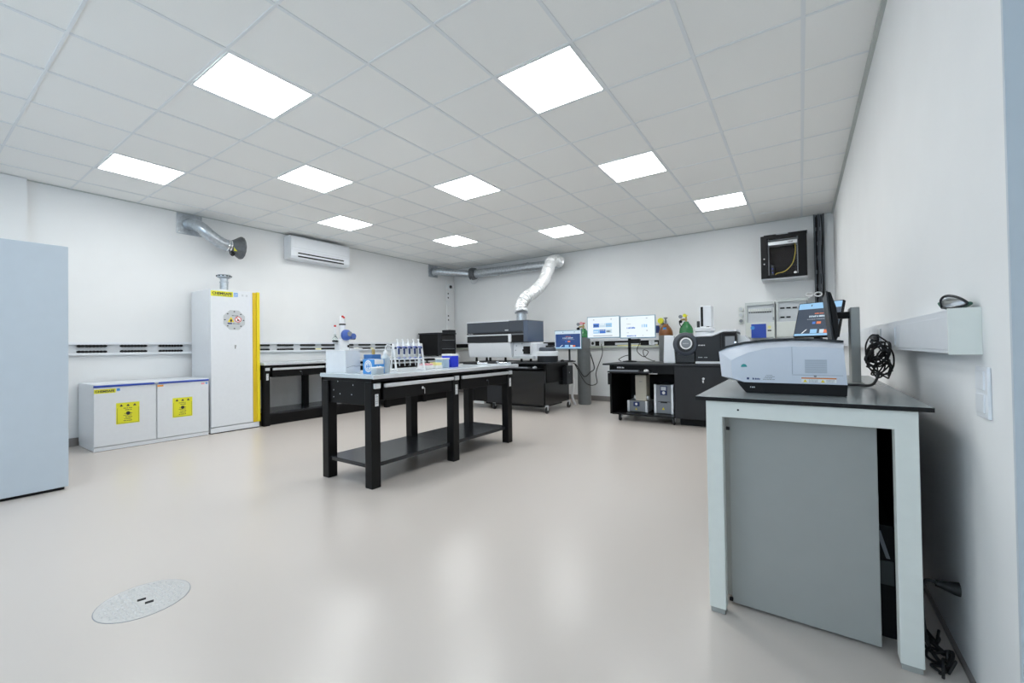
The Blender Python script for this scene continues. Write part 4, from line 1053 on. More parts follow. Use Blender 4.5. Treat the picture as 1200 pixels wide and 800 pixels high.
# twin monitors and their stand
FRM2 = mat('monitor_frame_pale_blue', (0.22, 0.36, 0.48), 0.3)
ty = 6.68
t, s = monitor('monitor', 'wide monitor showing two rows of pictures, next to the text page monitor', -2.985, -2.418, ty, 1.235, 1.595, FRM2)
F = FY(ty - 0.001)
for row, zz in enumerate((1.415, 1.315)):
    for k in range(3):
        th = B().frect(F, -2.875 + k * 0.11, -2.77 + k * 0.11, zz, zz + 0.065, 0, 0.0008).build('thumbnail', (S_BLUE, S_PALE, S_LBLUE, S_LBLUE, S_BLUE, S_PALE)[row * 3 + k], s)
        b = B(); scribble(b, F, -2.865 + k * 0.11, -2.785 + k * 0.11, zz + 0.018 + 0.02 * (k % 2), 0.026, 4, 0.0008, 0.0014, seed=k + row * 3); b.build('print', (S_DK, S_WHITE, S_GREY)[(k + row) % 3], th)
B().frect(F, -2.875, -2.545, 1.268, 1.282, 0, 0.0008).build('text_bar', S_GREY, s)
for x in (-2.875, -2.57): B().frect(F, x, x + 0.02, 1.535, 1.55, 0, 0.0008).build('tab_mark', S_GREY, s)
t, s = monitor('monitor', 'wide monitor showing a white text page, next to the picture page monitor', -2.412, -1.85, ty, 1.22, 1.58, FRM2)
for (a0, a1, z, h, n, m_) in ((-2.30, -2.23, 1.445, 0.012, 4, S_GREY), (-2.30, -2.16, 1.375, 0.028, 6, S_BLUE), (-2.30, -2.27, 1.305, 0.014, 2, S_GREY), (-2.30, -2.15, 1.25, 0.022, 7, S_BLUE), (-2.06, -1.97, 1.39, 0.05, 3, S_LBLUE), (-1.99, -1.96, 1.33, 0.02, 1, S_GREY), (-2.30, -2.285, 1.525, 0.015, 1, S_GREY), (-1.995, -1.965, 1.525, 0.015, 1, S_GREY), (-2.05, -2.04, 1.255, 0.02, 1, S_GREY)):
    b = B(); scribble(b, F, a0, a1, z, h, n, 0, 0.0008, seed=int(z * 100)); b.build('text_line', m_, s)
t = thing('monitor_stand', 'black twin monitor stand on the chromatograph cart', 'stand', (-2.29, 6.74, CT))
B().lathe([(0.11, 0), (0.11, 0.012), (0.05, 0.02)], (-2.285, 6.75, CT), 24).build('foot', BLACKM, t, smooth=40)
B().cyl((-2.285, 6.75, CT + 0.015), (-2.285, 6.75, 1.42), 0.024, 14).build('post', BLACKM, t, smooth=40)
B().box(-2.70, -2.10, 6.735, 6.765, 1.385, 1.415, 0.004).build('cross_arm', BLACKM, t)
for x in (-2.70, -2.13):
    B().box(x - 0.05, x + 0.05, 6.712, 6.74, 1.35, 1.45, 0.004).build('mount_plate', BLACKM, t)
B().box(-2.26, -2.10, 6.72, 6.75, 1.14, 1.21, 0.006).build('cable_clip', BLACKM, t)
tag(B().tube(spline([(-2.16, 6.90, 1.16), (-2.22, 6.92, 1.02), (-2.12, 6.96, 0.92), (-2.05, 6.96, 1.0), (-2.12, 6.94, 1.03), (-2.10, 6.92, 0.93), (-1.98, 6.91, 0.862), (-1.93, 6.91, 0.856)], 8), 0.006, 8).build('power_cable', RUBBER, None, smooth=40), 'thin black cable looping behind the twin monitor stand', 'cable')
tag(B().tube(spline([(-2.34, 6.88, 0.95), (-2.42, 6.86, 0.93), (-2.50, 6.84, 0.88), (-2.45, 6.80, 0.853)], 8), 0.006, 8).build('power_cable', RUBBER, None, smooth=40), 'short black cable lying left of the twin monitor stand foot', 'cable')

# ================================================================== CHROMATOGRAPH
t = thing('chromatograph', 'black and white chromatograph with round door and autosampler tower on the cart', 'instrument', (-1.2, 6.6, CT))
gy = 6.32
B().fprism(FY(gy + 0.02), [(-1.65, CT + 0.002), (-1.485, CT + 0.002), (-1.50, 1.235), (-1.545, 1.245), (-1.635, 1.245)], -0.40, 0.0, 0.008).build('left_module', WHITEP, t)
B().box(-1.485, -1.215, gy + 0.03, 6.78, CT, 1.21, 0.008).build('oven_body', DARK, t)
B().box(-1.47, -1.225, gy + 0.01, gy + 0.03, CT + 0.01, 1.02, 0.004).build('lower_front', BLACKG, t)
rd = B().lathe([(0.155, -0.02), (0.165, 0.02), (0.16, 0.045), (0.12, 0.06)], (-1.345, gy + 0.03, 1.115), 36, 'y').build('round_door', SLATE, t, smooth=30)
B().lathe([(0.115, 0.05), (0.115, 0.062), (0.08, 0.064)], (-1.335, gy + 0.03, 1.12), 32, 'y').build('door_face', DARK, rd, smooth=30)
B().fdisc(FY(gy - 0.034), -1.325, 1.125, 0.082, 0, 0.012, 32, r_in=0.064).build('white_ring', PAPER, rd)
B().fdisc(FY(gy - 0.032), -1.325, 1.125, 0.06, 0, 0.008, 28).build('display', GREYM, rd)
b = B(); scribble(b, FY(gy - 0.040), -1.365, -1.285, 1.118, 0.016, 6, seed=7); b.build('print', LGREY, rd)
body = B().fprism(FY(gy), [(-1.212, CT + 0.03), (-0.70, CT + 0.03), (-0.70, 1.27), (-0.86, 1.27), (-0.94, 1.235), (-1.0, 1.215), (-1.212, 1.215)], -0.46, 0.0, 0.006).build('main_body', DARK, t)
B().fprism(FY(gy + 0.004), [(-1.218, 1.218), (-1.0, 1.218), (-0.94, 1.24), (-0.86, 1.275), (-0.70, 1.275), (-0.70, 1.30), (-0.87, 1.30), (-0.96, 1.262), (-1.02, 1.25), (-1.218, 1.25)], -0.45, 0.006, 0.004).build('white_top', WHITEP, t)
B().box(-1.212, -0.72, gy - 0.01, 6.76, CT, CT + 0.028, 0.004).build('white_base', WHITEP, t)
b = B(); scribble(b, FY(gy), -1.175, -1.085, 1.09, 0.017, 7, 0, 0.002, seed=9); b.build('badge', PAPER, body)
b = B(); scribble(b, FY(gy), -1.175, -1.12, 0.925, 0.012, 5, 0, 0.002, seed=2); scribble(b, FY(gy), -1.10, -1.06, 0.925, 0.012, 4, 0, 0.002, seed=4); b.build('badge', LGREY, body)
for x in (-0.90, -0.87):
    B().box(x, x + 0.012, gy - 0.006, gy, 0.90, 1.25, 0.002).build('groove', BLACKM, body)
B().box(-0.835, -0.715, gy - 0.012, gy, 1.0, 1.215, 0.004).build('grey_panel', GREYM, body)
B().box(-0.845, -0.70, gy - 0.02, gy, 1.215, 1.262, 0.004).box(-0.72, -0.70, gy - 0.02, gy, 0.95, 1.22, 0.004).build('handle_frame', BLACKM, body)
B().fdisc(FY(gy - 0.02), -0.712, 1.13, 0.012, 0, 0.006, 12).build('silver_button', CHROME, body)
B().fprism(FY(gy + 0.1), [(-0.70, 1.0), (-0.52, 1.0), (-0.52, 1.10), (-0.62, 1.22), (-0.70, 1.24)], -0.3, 0, 0.006).build('white_end_module', WHITEP, t)
# autosampler tower
tw = B().lathe([(0.115, 1.25), (0.115, 1.285), (0.135, 1.30), (0.135, 1.335), (0.125, 1.345)], (-1.11, gy + 0.15, 0), 28).build('turntable', WHITEP, t, smooth=40)
B().cyl((-1.11, gy + 0.15, 1.285), (-1.11, gy + 0.15, 1.298), 0.122, 28).build('turntable_gap', DARK, tw, smooth=40)
tower = B().box(-1.165, -1.01, gy + 0.09, gy + 0.25, 1.345, 1.645, 0.012).build('tower', WHITEP, t)
B().box(-1.15, -1.118, gy + 0.084, gy + 0.092, 1.36, 1.632, 0.003).build('tower_slot', BLACKM, tower)
B().box(-1.205, -1.168, gy + 0.10, gy + 0.18, 1.345, 1.435, 0.004).build('syringe_block', DARK, t)
B().box(-1.08, -1.04, gy + 0.084, gy + 0.092, 1.345, 1.357, 0.002).build('tower_latch', DARK, tower)

# ================================================================== BACK WALL: server rack, cable tray, distribution boxes
t = thing('server_rack', 'black wall-mounted server rack with glass front high on the back wall', 'server rack', (-0.19, 7.9, 2.11))
ry, rx0, rx1, rz0, rz1 = 7.70, -0.49, 0.105, 2.115, 2.775
bk = B()
bk.box(rx0, rx0 + 0.02, ry + 0.02, YB, rz0, rz1).box(rx1 - 0.02, rx1, ry + 0.02, YB, rz0, rz1)
bk.box(rx0 + 0.02, rx1 - 0.02, ry + 0.02, YB, rz1 - 0.02, rz1).box(rx0 + 0.02, rx1 - 0.02, YB - 0.02, YB, rz0, rz1 - 0.02)
bk.build('case', BLACK, t)
B().box(rx0 + 0.0, rx1 - 0.0, ry + 0.02, YB, rz0 - 0.022, rz0, 0.002).build('bottom_panel', LGREY, t)
df = B()
df.box(rx0, rx0 + 0.085, ry, ry + 0.02, rz0, rz1).box(rx1 - 0.105, rx1, ry, ry + 0.02, rz0, rz1).box(rx0 + 0.085, rx1 - 0.105, ry, ry + 0.02, rz1 - 0.05, rz1).box(rx0 + 0.085, rx1 - 0.105, ry, ry + 0.02, rz0, rz0 + 0.045)
d = df.build('door', BLACK, t)
B().box(rx0 + 0.085, rx1 - 0.105, ry + 0.008, ry + 0.012, rz0 + 0.045, rz1 - 0.05).build('glass', GLASS, d)
for z in (2.42, 2.34): B().fdisc(FY(ry), rx0 + 0.045, z, 0.011, 0, 0.004, 12).build('lock', CHROME, d)
for x in (rx0 + 0.095, rx1 - 0.125):
    B().box(x, x + 0.014, ry + 0.05, ry + 0.064, rz0 + 0.03, rz1 - 0.03).build('mount_rail', GREYM, t)
un = B().box(rx0 + 0.10, rx1 - 0.12, ry + 0.045, ry + 0.22, 2.63, 2.685, 0.003).build('patch_panel', ALU, t)
b = B(); scribble(b, FY(ry + 0.045), -0.13, -0.06, 2.648, 0.02, 4, seed=3); b.build('port', BLACKM, un)
B().box(rx0 + 0.10, rx1 - 0.12, ry + 0.05, ry + 0.2, 2.70, 2.715, 0.002).build('shelf', GREYM, t)
B().box(rx0 + 0.10, rx1 - 0.12, ry + 0.18, ry + 0.2, rz0 + 0.02, 2.6).build('blank_panel', mat('rack_inner', (0.025, 0.023, 0.025), 0.95, spec=0.0), t)
B().box(rx0 + 0.13, rx0 + 0.17, ry + 0.06, ry + 0.16, rz0 + 0.0, rz0 + 0.21, 0.004).build('router', DARK, t)
for z in (2.2, 2.26): B().box(rx0 + 0.145, rx0 + 0.158, ry + 0.055, ry + 0.06, z, z + 0.012).build('router_led', BLUEB, t)
B().tube(spline([(-0.045, ry + 0.06, 2.66), (-0.04, ry + 0.05, 2.5), (-0.08, ry + 0.05, 2.32), (-0.18, ry + 0.05, 2.21), (-0.28, ry + 0.06, 2.19), (-0.32, ry + 0.07, 2.14)], 8), 0.006, 8).build('yellow_cable', mat('cable_yellow', (0.55, 0.42, 0.05), 0.5), t, smooth=40)
B().fdisc(FY(ry + 0.05), -0.045, 2.18, 0.02, 0, 0.01, 14).build('white_knob', PAPER, t)
B().box(rx0 + 0.03, rx1 + 0.01, 7.93, YB, 2.82, 2.838, 0.002).build('top_bracket', BLACKM, t)
B().box(rx0 + 0.2, rx0 + 0.36, 7.92, 7.93, 2.815, 2.842, 0.002).build('bracket_cover', LGREY, t)
for x in (rx0 + 0.06, rx1 - 0.04):
    B().box(x, x + 0.02, 8.0, 8.03, rz1, 2.82).build('bracket_post', BLACKM, t)

t = thing('cable_tray', 'vertical slotted metal cable tray with black cables in the back right corner', 'cable tray', (0.27, YB, 1.26))
for (x0, x1) in ((0.198, 0.212), (0.255, 0.265), (0.318, 0.332)):
    B().box(x0, x1, YB - 0.06, YB, 1.27, ZC - 0.008).build('rail', IRON, t)
B().box(0.212, 0.318, YB - 0.012, YB, 1.27, ZC - 0.008).build('back_plate', GREYM, t)
z = 1.35
while z < 2.95:
    for (x0, x1) in ((0.222, 0.246), (0.275, 0.305)):
        B().box(x0, x1, YB - 0.02, YB - 0.012, z, z + 0.16).build('slot', BLACKM, t)
    z += 0.22
for k, x in enumerate((0.235, 0.285, 0.30)):
    P = [(x + 0.008 * math.sin(q * 1.7 + k), YB - 0.035, 1.27 + q * 0.2) for q in range(10)]
    B().tube(spline(P, 4), 0.009, 8).build('cable', RUBBER if k != 1 else GREYM, t, smooth=40)

def dist_box(label, x0, x1, z0, z1, zmid, rows, blue=None):
    t = thing('distribution_box', label, 'fuse box', ((x0 + x1) / 2, YB, z0))
    yf_ = YB - 0.11
    fr = B()
    fr.box(x0, x0 + 0.03, yf_, YB, z0, z1).box(x1 - 0.03, x1, yf_, YB, z0, z1).box(x0 + 0.03, x1 - 0.03, yf_, YB, z1 - 0.045, z1).box(x0 + 0.03, x1 - 0.03, yf_, YB, z0, z0 + 0.02)
    fr.build('frame', CREAM, t)
    B().box(x0 + 0.03, x1 - 0.03, yf_ + 0.04, YB, zmid, z1 - 0.045).build('inner_cover', LGREY, t)
    B().box(x0 + 0.005, x1 - 0.005, yf_ - 0.012, yf_ + 0.04, z0 + 0.02, zmid, 0.004).build('lower_cover', WHITED, t)
    F_ = FY(yf_ + 0.04)
    for (a0, a1, z, n, h, m_) in rows:
        stp = (a1 - a0) / n
        for k in range(n):
            B().frect(F_, a0 + k * stp, a0 + k * stp + stp * 0.72, z, z + h, 0, 0.012).build('breaker', m_, t)
    for z in (zmid + 0.03, z1 - 0.09):
        B().box(x1 - 0.026, x1 - 0.008, yf_ - 0.008, yf_, z, z + 0.05, 0.002).build('hinge', GREYM, t)
    if blue:
        bl_ = B().frect(FY(yf_ - 0.012), *blue, 0, 0.006).build('blue_plate', BLUE, t)
        B().frect(FY(yf_ - 0.012), x1 - 0.10, x1 - 0.055, z0 + 0.155, z0 + 0.20, 0, 0.002).build('yellow_sticker', YELP, t)
        B().frect(FY(yf_ - 0.012), x1 - 0.10, x1 - 0.05, z0 + 0.115, z0 + 0.135, 0, 0.002).build('black_sticker', BLACKM, t)
        B().fdisc(FY(yf_ - 0.018), blue[0] + 0.02, blue[3] - 0.06, 0.03, 0, 0.002, 14).build('white_mark', SKYB, bl_)
    return t
dist_box('grey wall fuse box with a blue plate on its lower cover', -0.75, -0.335, 1.19, 1.78, 1.45, [(-0.70, -0.375, 1.63, 10, 0.045, WHITED), (-0.70, -0.375, 1.612, 10, 0.016, DARK)], (-0.665, -0.455, 1.20, 1.425))
dist_box('grey wall fuse box with dark label rows beside the blue-plated one', -0.315, 0.11, 1.19, 1.81, 1.45, [(-0.26, 0.07, 1.655, 4, 0.022, BLACKM), (-0.26, -0.10, 1.51, 2, 0.022, BLACKM)])
for k, z in enumerate((1.69, 1.59, 1.49)):
    t = thing('wall_socket', ('round white wall socket, topmost of three beside the fuse boxes', 'round white wall socket, middle of three beside the fuse boxes', 'round wall socket with dark insert, lowest of three beside the fuse boxes')[k], 'socket', (-0.82, YB, z))
    B().fdisc(FY(YB), -0.82, z, 0.042, 0, 0.03, 20).build('ring', WHITED, t)
    B().fdisc(FY(YB - 0.03), -0.82, z, 0.028, 0, 0.003, 16).build('insert', LGREY if k < 2 else GREYM, t)
for k, x in enumerate((0.125, 0.235)):
    t = thing('cable_coil', ('small white cable coil on top of the grey fuse box', 'small white cable coil hanging before the slotted cable tray')[k], 'cable', (x, YB - 0.09, 1.85))
    zc = 1.815 + 0.03
    P = [(x + 0.045 * math.cos(a), YB - (0.06 if k else 0.085) - 0.009 - 0.003 * q, zc + 0.03 * math.sin(a)) for q, a in enumerate([i * 0.5 for i in range(38)])]
    P = [(p_[0], max(p_[1], YB - 0.2), p_[2]) for p_ in P]
    B().tube(P, 0.009, 8).build('coil', PAPER, t, smooth=40)
    B().box(x - 0.012, x + 0.012, YB - 0.17, YB - (0.06 if k else 0.08), zc + 0.02, zc + 0.034, 0.003).build('tie', LGREY, t)

# ================================================================== DESK AT RIGHT
t = thing('desk', 'white-framed desk with grey top standing against the right wall', 'desk', (0, 2.7, 0))
DT = 0.895
top = B().box(-0.372, 0.358, 1.925, 3.55, DT - 0.016, DT, 0.001).build('desktop', DESKTOP, t)
B().box(-0.3725, 0.3585, 1.9245, 3.5505, DT - 0.0165, DT - 0.0015).build('edge_band', BLACKM, top)
for (y0, y1) in ((1.94, 1.995), (3.42, 3.475)):
    b = B()
    b.fprism(FY(y0), [(-0.335, 0.02), (-0.273, 0.02), (-0.273, 0.812), (0.26, 0.812), (0.26, 0.02), (0.322, 0.02), (0.322, DT - 0.017), (-0.335, DT - 0.017)], y0 - y1, 0, 0.003)
    fo = b.build('leg_frame', WHITED, t)
    for x in (-0.335, 0.26):
        B().box(x + 0.004, x + 0.058, y0 + 0.003, y1 - 0.003, 0, 0.02, 0.002).build('foot', PANELG, fo)
    if y0 < 2: B().fdisc(FY(y0), -0.215, 0.845, 0.004, 0, 0.001, 10).build('screw_hole', BLACKM, fo)
for x in (-0.33, 0.27):
    B().box(x, x + 0.05, 1.995, 3.42, 0.825, DT - 0.017, 0.002).build('side_rail', WHITED, t)
B().box(0.285, 0.305, 2.0, 3.42, 0.05, 0.82, 0.002).build('shade_side_panel', BLACKM, t)  # black sheet added for the shadow between desk and wall
B().box(-0.27, 0.285, 2.66, 2.68, 0.05, 0.82, 0.002).build('modesty_panel', BLACKM, t)
b = thing('under_desk_cabinet', 'grey panel cabinet standing under the white-framed desk', 'cabinet', (-0.03, 2.3, 0))
B().box(-0.315, 0.19, 2.055, 2.60, 0.03, 0.80, 0.003).build('body', PANELG, b)
dr = B().fprism(FZ(0), [(-0.262, 2.052), (-0.262, 2.034), (0.222, 2.018), (0.222, 2.036)], 0.012, 0.802, 0.002).build('door', PANELG, b)
for z in (0.745, 0.02):
    B().box(-0.272, -0.258, 2.024, 2.034, z, z + 0.014, 0.002).build('hinge', BLACKM, dr)
for (x, y) in ((-0.22, 2.12), (0.13, 2.12), (-0.22, 2.54), (0.13, 2.54)):
    B().cyl((x, y, 0.0), (x, y, 0.03), 0.02, 12).build('foot', RUBBER, b)
g = thing('computer_tower', 'black computer tower hidden in the gap beside the grey under-desk cabinet', 'computer', (0.24, 2.4, 0))
B().box(0.202, 0.278, 2.12, 2.55, 0.0, 0.42, 0.004).build('case', BLACKM, g)
B().box(0.208, 0.272, 2.113, 2.12, 0.20, 0.29, 0.002).build('front_bezel', mat('dusty_grey', (0.06, 0.07, 0.07), 0.5), g)
B().fprism(FY(2.115), [(0.222, 0.40), (0.236, 0.40), (0.262, 0.30), (0.25, 0.30)], 0, 0.004).build('side_clip', GREYM, g)

# white spectrometer on the desk
t = thing('spectrometer', 'white desktop analyser with curved black top and black base on the desk', 'instrument', (-0.08, 2.4, DT))
iy, iyb = 2.14, 2.62
K = iy / 2.10
def P2(x, z): return (x * K, CAM_H + (z - CAM_H) * K)
outline = [(-0.238, 0.944), (-0.302, 0.966), (-0.312, 1.078), (-0.28, 1.094), (-0.21, 1.111), (-0.13, 1.120), (-0.03, 1.1235), (0.06, 1.120), (0.142, 1.110), (0.150, 0.944)]
pts = [P2(*q_) for q_ in outline]
# body: front ring, chamfered inset ring and rear ring
b = B()
cxm, czm = -0.08, 1.03
def ins(p, d):
    return (p[0] + (cxm - p[0]) * d[0], p[1] + (czm - p[1]) * d[1])
mid = [(-0.206, 0.946), (-0.252, 0.962), (-0.256, 1.040), (-0.236, 1.052), (-0.19, 1.074), (-0.12, 1.092), (-0.03, 1.098), (0.06, 1.095), (0.138, 1.088), (0.148, 0.946)]
midp = [P2(*q_) for q_ in mid]
f0 = b.ring([Vector((x, iy, z)) for x, z in midp])
f1 = b.ring([Vector((x, iy + 0.055, z)) for x, z in pts])
f2 = b.ring([Vector((x, iyb - 0.05, z)) for x, z in pts])
f3 = b.ring([Vector((x, iyb, z)) for x, z in midp])
b.bm.faces.new(f0); b.bridge(f0, f1); b.bridge(f1, f2); b.bridge(f2, f3); b.bm.faces.new(f3[::-1])
body = b.build('body', INSTW, t, smooth=28)
# black curved top skin
up_ = [P2(*q_) for q_ in outline[2:9]]
sk = B()
sk.fprism(FY(iy + 0.05), [(x, z + 0.001) for x, z in up_] + [(x, z + 0.010) for x, z in reversed(up_)], -0.42, 0.0)
sk.build('black_top', DARK, t)
B().fprism(FY(iy + 0.012), [P2(-0.236, 0.945), P2(0.150, 0.945), P2(0.147, 0.902), (0.149, DT + 0.001), (-0.206, DT + 0.001)], -0.44, 0.0, 0.002).build('base', BLACKM, t)
FI = FY(iy)
def R2(n, m_, x0, x1, z0, z1, c=0.0015, par=None):
    (a, z_) = P2(x0, z0); (a2, z2) = P2(x1, z1)
    return B().frect(FI, a, a2, z_, z2, 0, c).build(n, m_, par or body)
for q_ in ((-0.0315, -0.0295, 0.985, 1.096), (-0.0315, 0.135, 0.981, 0.983)): R2('panel_seam', SEAM, *q_)
vent = R2('vent_grille', VENTM, 0.012, 0.085, 0.990, 1.045, 0.002)
for k in range(6):
    B().frect(FY(iy - 0.002), *[P2(0.014, 0)[0], P2(0.083, 0)[0]], P2(0, 0.994 + k * 0.009)[1], P2(0, 0.9955 + k * 0.009)[1], 0, 0.001).build('vent_slat', SEAM, vent)
(aa, zz) = P2(0.046, 0.978)
B().fdisc(FI, aa, zz, 0.005, 0, 0.001, 12).build('emblem', GREYM, body)
# teal dome mark and small prints
(aa, zz) = P2(-0.206, 1.012)
B().fprism(FI, [(aa + 0.012 * math.cos(a), zz + 0.013 * math.sin(a)) for a in [math.pi * k / 10 for k in range(11)]], 0, 0.0015).build('teal_mark', TEAL, body)
bb = B()
(aa, zz) = P2(-0.196, 0.958)
bb.frect(FI, aa, aa + 0.009, zz, zz + 0.009, 0, 0.001)
scribble(bb, FI, aa + 0.022, aa + 0.052, zz, 0.008, 6, 0, 0.001, seed=2)
bb.build('print', NAVY, body)
bb = B()
for k in range(4): scribble(bb, FI, aa + 0.062 + 0.004 * k, aa + 0.105 - 0.008 * (k % 2), zz + 0.001 + k * 0.006, 0.003, 9, 0, 0.001, seed=k)
bb.build('print', GREYM, body)
ws = R2('warning_label', PAPER, 0.0, 0.114, 0.952, 0.972)
FJ = FY(iy - 0.0015)
def J(x, z): return P2(x, z)
B().frect(FJ, J(0.0, 0)[0], J(0.114, 0)[0], J(0, 0.967)[1], J(0, 0.972)[1], 0, 0.0006).build('orange_stripe', mat('warning_orange', (0.70, 0.22, 0.03), 0.5), ws)
for x in (0.012, 0.07):
    B().fprism(FJ, [J(x - 0.006, 0.9535), J(x + 0.007, 0.9535), J(x, 0.965)], 0, 0.0006).build('warning_triangle', YEL, ws)
bb = B()
for (x0, x1) in ((0.025, 0.055), (0.082, 0.108)):
    for k in range(3): scribble(bb, FJ, J(x0, 0)[0], J(x1, 0)[0], J(0, 0.954 + k * 0.004)[1], 0.002, 8, 0, 0.0005, seed=k)
bb.build('print', GREYM, ws)
b = B(); scribble(b, FY(iy + 0.012), P2(-0.185, 0)[0], P2(-0.165, 0)[0], P2(0, 0.922)[1], 0.006, 3, 0, 0.001, seed=1); b.build('base_light', LGREY, t)

# monitor on arm seen edge-on
t = thing('monitor', 'black monitor seen edge-on, held by a grey post behind the white desktop analyser', 'monitor', (0.2, 2.75, DT))
yA, yBm = 2.66, 3.06
FSm = Face((0, 0, 0), (1, 0, 0), (0, 0, 1), (0, 1, 0))
B().fprism(FSm, [(0.109, 1.37), (0.117, 1.373), (0.141, 1.118), (0.131, 1.118)], yA, yBm, 0.003).build('bezel', DARK, t)
B().fprism(FSm, [(0.118, 1.37), (0.130, 1.365), (0.151, 1.29), (0.158, 1.21), (0.158, 1.15), (0.148, 1.118), (0.141, 1.118)], yA + 0.01, yBm - 0.01, 0.004).build('back_shell', BLACKM, t)
B().box(0.156, 0.22, 2.80, 2.86, 1.236, 1.27, 0.004).build('arm', BLACKM, t)
B().box(0.212, 0.25, 2.76, 2.90, DT + 0.012, 1.29, 0.004).build('post', PANELG, t)
B().box(0.17, 0.26, 2.74, 2.96, DT, DT + 0.012, 0.003).build('foot', PANELG, t)
# second display, leaning back, farther along the desk
t = thing('monitor', 'tilted monitor with dark web page standing at the back of the desk', 'monitor', (0.085, 3.32, DT), math.radians(-33), None, True)
tilt = Matrix.Rotation(math.radians(-14), 4, 'X')
def TF():
    return Face((0, -0.02, 0.255), (1, 0, 0), (0, math.sin(math.radians(18)), math.cos(math.radians(18))))
F = TF()
B().frect(F, -0.138, 0.132, 0.0, 0.235, -0.022, 0.0, 0.003).build('housing', BLACKM, t)
s = B().frect(F, -0.132, 0.126, 0.008, 0.229, 0, 0.001).build('screen', S_PALE, t)
page_dark(F, -0.132, 0.126, 0.008, 0.229, s, S_SLATE, 0.001, S_LBLUE)
B().box(-0.02, 0.02, 0.0, 0.03, 0.01, 0.32, 0.004).build('stand', BLACKM, t)
B().box(-0.10, 0.10, -0.06, 0.10, 0.0, 0.012, 0.004).build('foot', BLACKM, t)

# cable bundle by the wall
rnd = random.Random(11)
t = thing('cable_bundle', 'tangled bundle of black cables between the grey post and the right wall', 'cables', (0.30, 2.70, DT))
for k in range(15):
    cx, cy, cz = 0.308 + rnd.uniform(-0.02, 0.02), 2.70 + rnd.uniform(-0.02, 0.02), 1.02 + rnd.uniform(-0.045, 0.045)
    ra, rb_ = rnd.uniform(0.022, 0.055), rnd.uniform(0.03, 0.085)
    ph = rnd.uniform(0, 6.28); tl = rnd.uniform(-1.4, 1.4)
    P = []
    for q in range(9):
        a = ph + q * 2 * math.pi / 8
        u_, v_ = ra * math.cos(a), rb_ * math.sin(a)
        P.append((cx + u_ * math.cos(tl) - v_ * math.sin(tl) * 0.6 + rnd.uniform(-0.012, 0.012), cy + rnd.uniform(-0.03, 0.03), cz + v_ * math.cos(tl) + u_ * math.sin(tl) + rnd.uniform(-0.02, 0.02)))
    P = [(min(max(p_[0], 0.262), 0.366), p_[1], max(p_[2], DT + 0.008)) for p_ in P]
    B().tube(spline(P, 6), 0.0036, 7).build('loop', RUBBER, t, smooth=40)
B().tube(spline([(0.16, 2.66, DT + 0.008), (0.22, 2.66, DT + 0.008), (0.28, 2.66, DT + 0.012), (0.31, 2.68, 0.96)], 8), 0.006, 8).build('lead', RUBBER, t, smooth=40)
for (z0, yy) in ((1.135, 3.19), (1.125, 3.17)):
    B().tube(spline([(TX - 0.011, yy, z0), (0.345, 3.12, z0 + 0.005), (0.31, 2.95, z0 - 0.01 if z0 < 1.13 else z0 + 0.0), (0.30, 2.80, 1.10 if z0 < 1.13 else 1.125), (0.29, 2.71, 1.04 if z0 < 1.13 else 1.12)], 8), 0.006, 8).build('lead', RUBBER, t, smooth=40)
B().box(TX - 0.04, TX - 0.010, 3.15, 3.21, 1.11, 1.155, 0.006).build('plug', RUBBER, t)

# goggles on the trunking
t = thing('safety_goggles', 'clear safety goggles with green-black strap lying on the right wall trunking', 'goggles', (0.41, 1.93, 1.21))
zg = 1.212
gx0 = 0.375
P = [(0.39, 1.965, zg + 0.010), (0.383, 1.94, zg + 0.034), (0.388, 1.90, zg + 0.044), (0.405, 1.862, zg + 0.034), (0.42, 1.842, zg + 0.014), (0.41, 1.87, zg + 0.006), (0.395, 1.92, zg + 0.006), (0.39, 1.965, zg + 0.010)]
B().tube(spline(P, 6), 0.004, 8).build('frame', DARK, t, smooth=40)
lens = B()
cl = spline(P, 3)
cc_ = sum(cl, Vector()) / len(cl)
vs = lens.ring(cl[:-1]); vc = lens.bm.verts.new(cc_ + Vector((-0.012, -0.004, 0.004)))
for i in range(len(vs)): lens.bm.faces.new((vs[i], vs[(i + 1) % len(vs)], vc))
lo = lens.build('lens', CLEAR, t, smooth=60)
B().tube(spline([(0.39, 1.965, zg + 0.012), (0.388, 1.985, zg + 0.026), (0.40, 1.992, zg + 0.012), (0.425, 1.975, zg + 0.006), (0.436, 1.93, zg + 0.010), (0.434, 1.87, zg + 0.014), (0.42, 1.842, zg + 0.014)], 6), 0.005, 8).build('strap', mat('strap_green', (0.02, 0.12, 0.07), 0.5), t, smooth=40)

# light switches
t = thing('light_switch', 'white double rocker light switch on the right wall', 'switch', (XR, 1.81, 0.96))
F = FXm(XR)
B().frect(F, -1.865, -1.765, 0.885, 1.035, 0, 0.009, 0.003).build('plate', WHITEP, t)
for z0 in (0.90, 0.968):
    B().frect(F, -1.852, -1.785, z0, z0 + 0.055, 0.007, 0.013, 0.002).build('rocker', WHITEP, t)

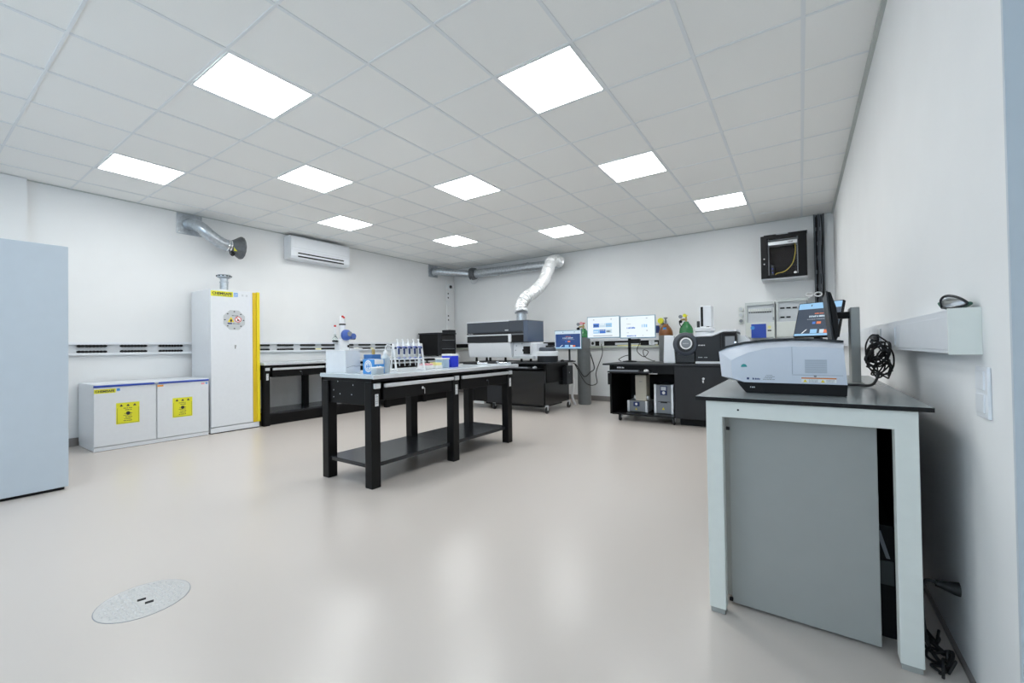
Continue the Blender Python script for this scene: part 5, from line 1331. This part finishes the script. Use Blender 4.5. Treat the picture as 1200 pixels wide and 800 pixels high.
# plug with cable at floor level
t = thing('power_plug', 'black power plug with cable in the right wall near the floor', 'plug', (XR, 2.13, 0.235))
B().tube([(XR, 2.13, 0.235), (XR - 0.012, 2.13, 0.235), (XR - 0.045, 2.132, 0.238), (XR - 0.06, 2.133, 0.24)], 0.02, 14, rf=lambda f: [0.024, 0.022, 0.013, 0.011][min(3, int(f * 3 + .5))]).build('plug_body', RUBBER, t, smooth=30)
B().tube(spline([(XR - 0.055, 2.133, 0.24), (XR - 0.075, 2.137, 0.243), (XR - 0.09, 2.14, 0.23), (XR - 0.097, 2.14, 0.18), (XR - 0.095, 2.13, 0.08), (XR - 0.085, 2.10, 0.015), (XR - 0.06, 2.0, 0.008)], 8), 0.006, 8).build('cord', RUBBER, t, smooth=40)
t = thing('floor_shade_cable', 'added tangle of thin black cable for the floor shadow between desk and right wall', 'cable', (0.38, 2.05, 0))  # black strands added to darken the shaded floor here
rnd = random.Random(3)
for k in range(4):
    P = [(0.345 + rnd.uniform(0, 0.07), 1.97 + q * 0.035 + rnd.uniform(-0.02, 0.02), 0.007 + rnd.uniform(0, 0.03) * (q % 2)) for q in range(8)]
    B().tube(spline(P, 6), 0.0045, 7).build('strand', RUBBER, t, smooth=40)

# ================================================================== FLOOR DRAIN
t = thing('floor_drain', 'round patterned metal drain cover set flush in the floor', 'drain', (-2.47, 0.66, 0))
cx, cy, R = -2.47, 0.66, 0.168
F = FZ(0)
B().fdisc(F, cx, cy, R, 0, 0.001, 48, r_in=R - 0.003).build('gap_ring', GREYM, t)
B().fdisc(F, cx, cy, R - 0.003, 0, 0.0012, 48).build('cover', DRAINM, t)
studs = B()
n = 0
for i in range(-8, 9):
    for j in range(-8, 9):
        x, y = i * 0.018 + (0.009 if j % 2 else 0), j * 0.018
        if math.hypot(x, y) < R - 0.02 and not (-0.03 < x < 0.065 and abs(y) < 0.03):
            a = (i + j) % 2
            studs.frect(F, cx + x - (0.006 if a else 0.0025), cx + x + (0.006 if a else 0.0025), cy + y - (0.0025 if a else 0.006), cy + y + (0.0025 if a else 0.006), 0.0012, 0.0026)
studs.build('tread_pattern', STUD, t, kind='stuff')
for s in (-1, 1):
    Fr = Face((cx + 0.018 + s * 0.026, cy + s * 0.0065, 0.0012), (0.28, 0.96, 0), (-0.96, 0.28, 0))
    B().frect(Fr, -0.015, 0.015, -0.010, 0.010, 0, 0.001).build('lifting_slot', BLACKM, t)

bpy.context.view_layer.update()
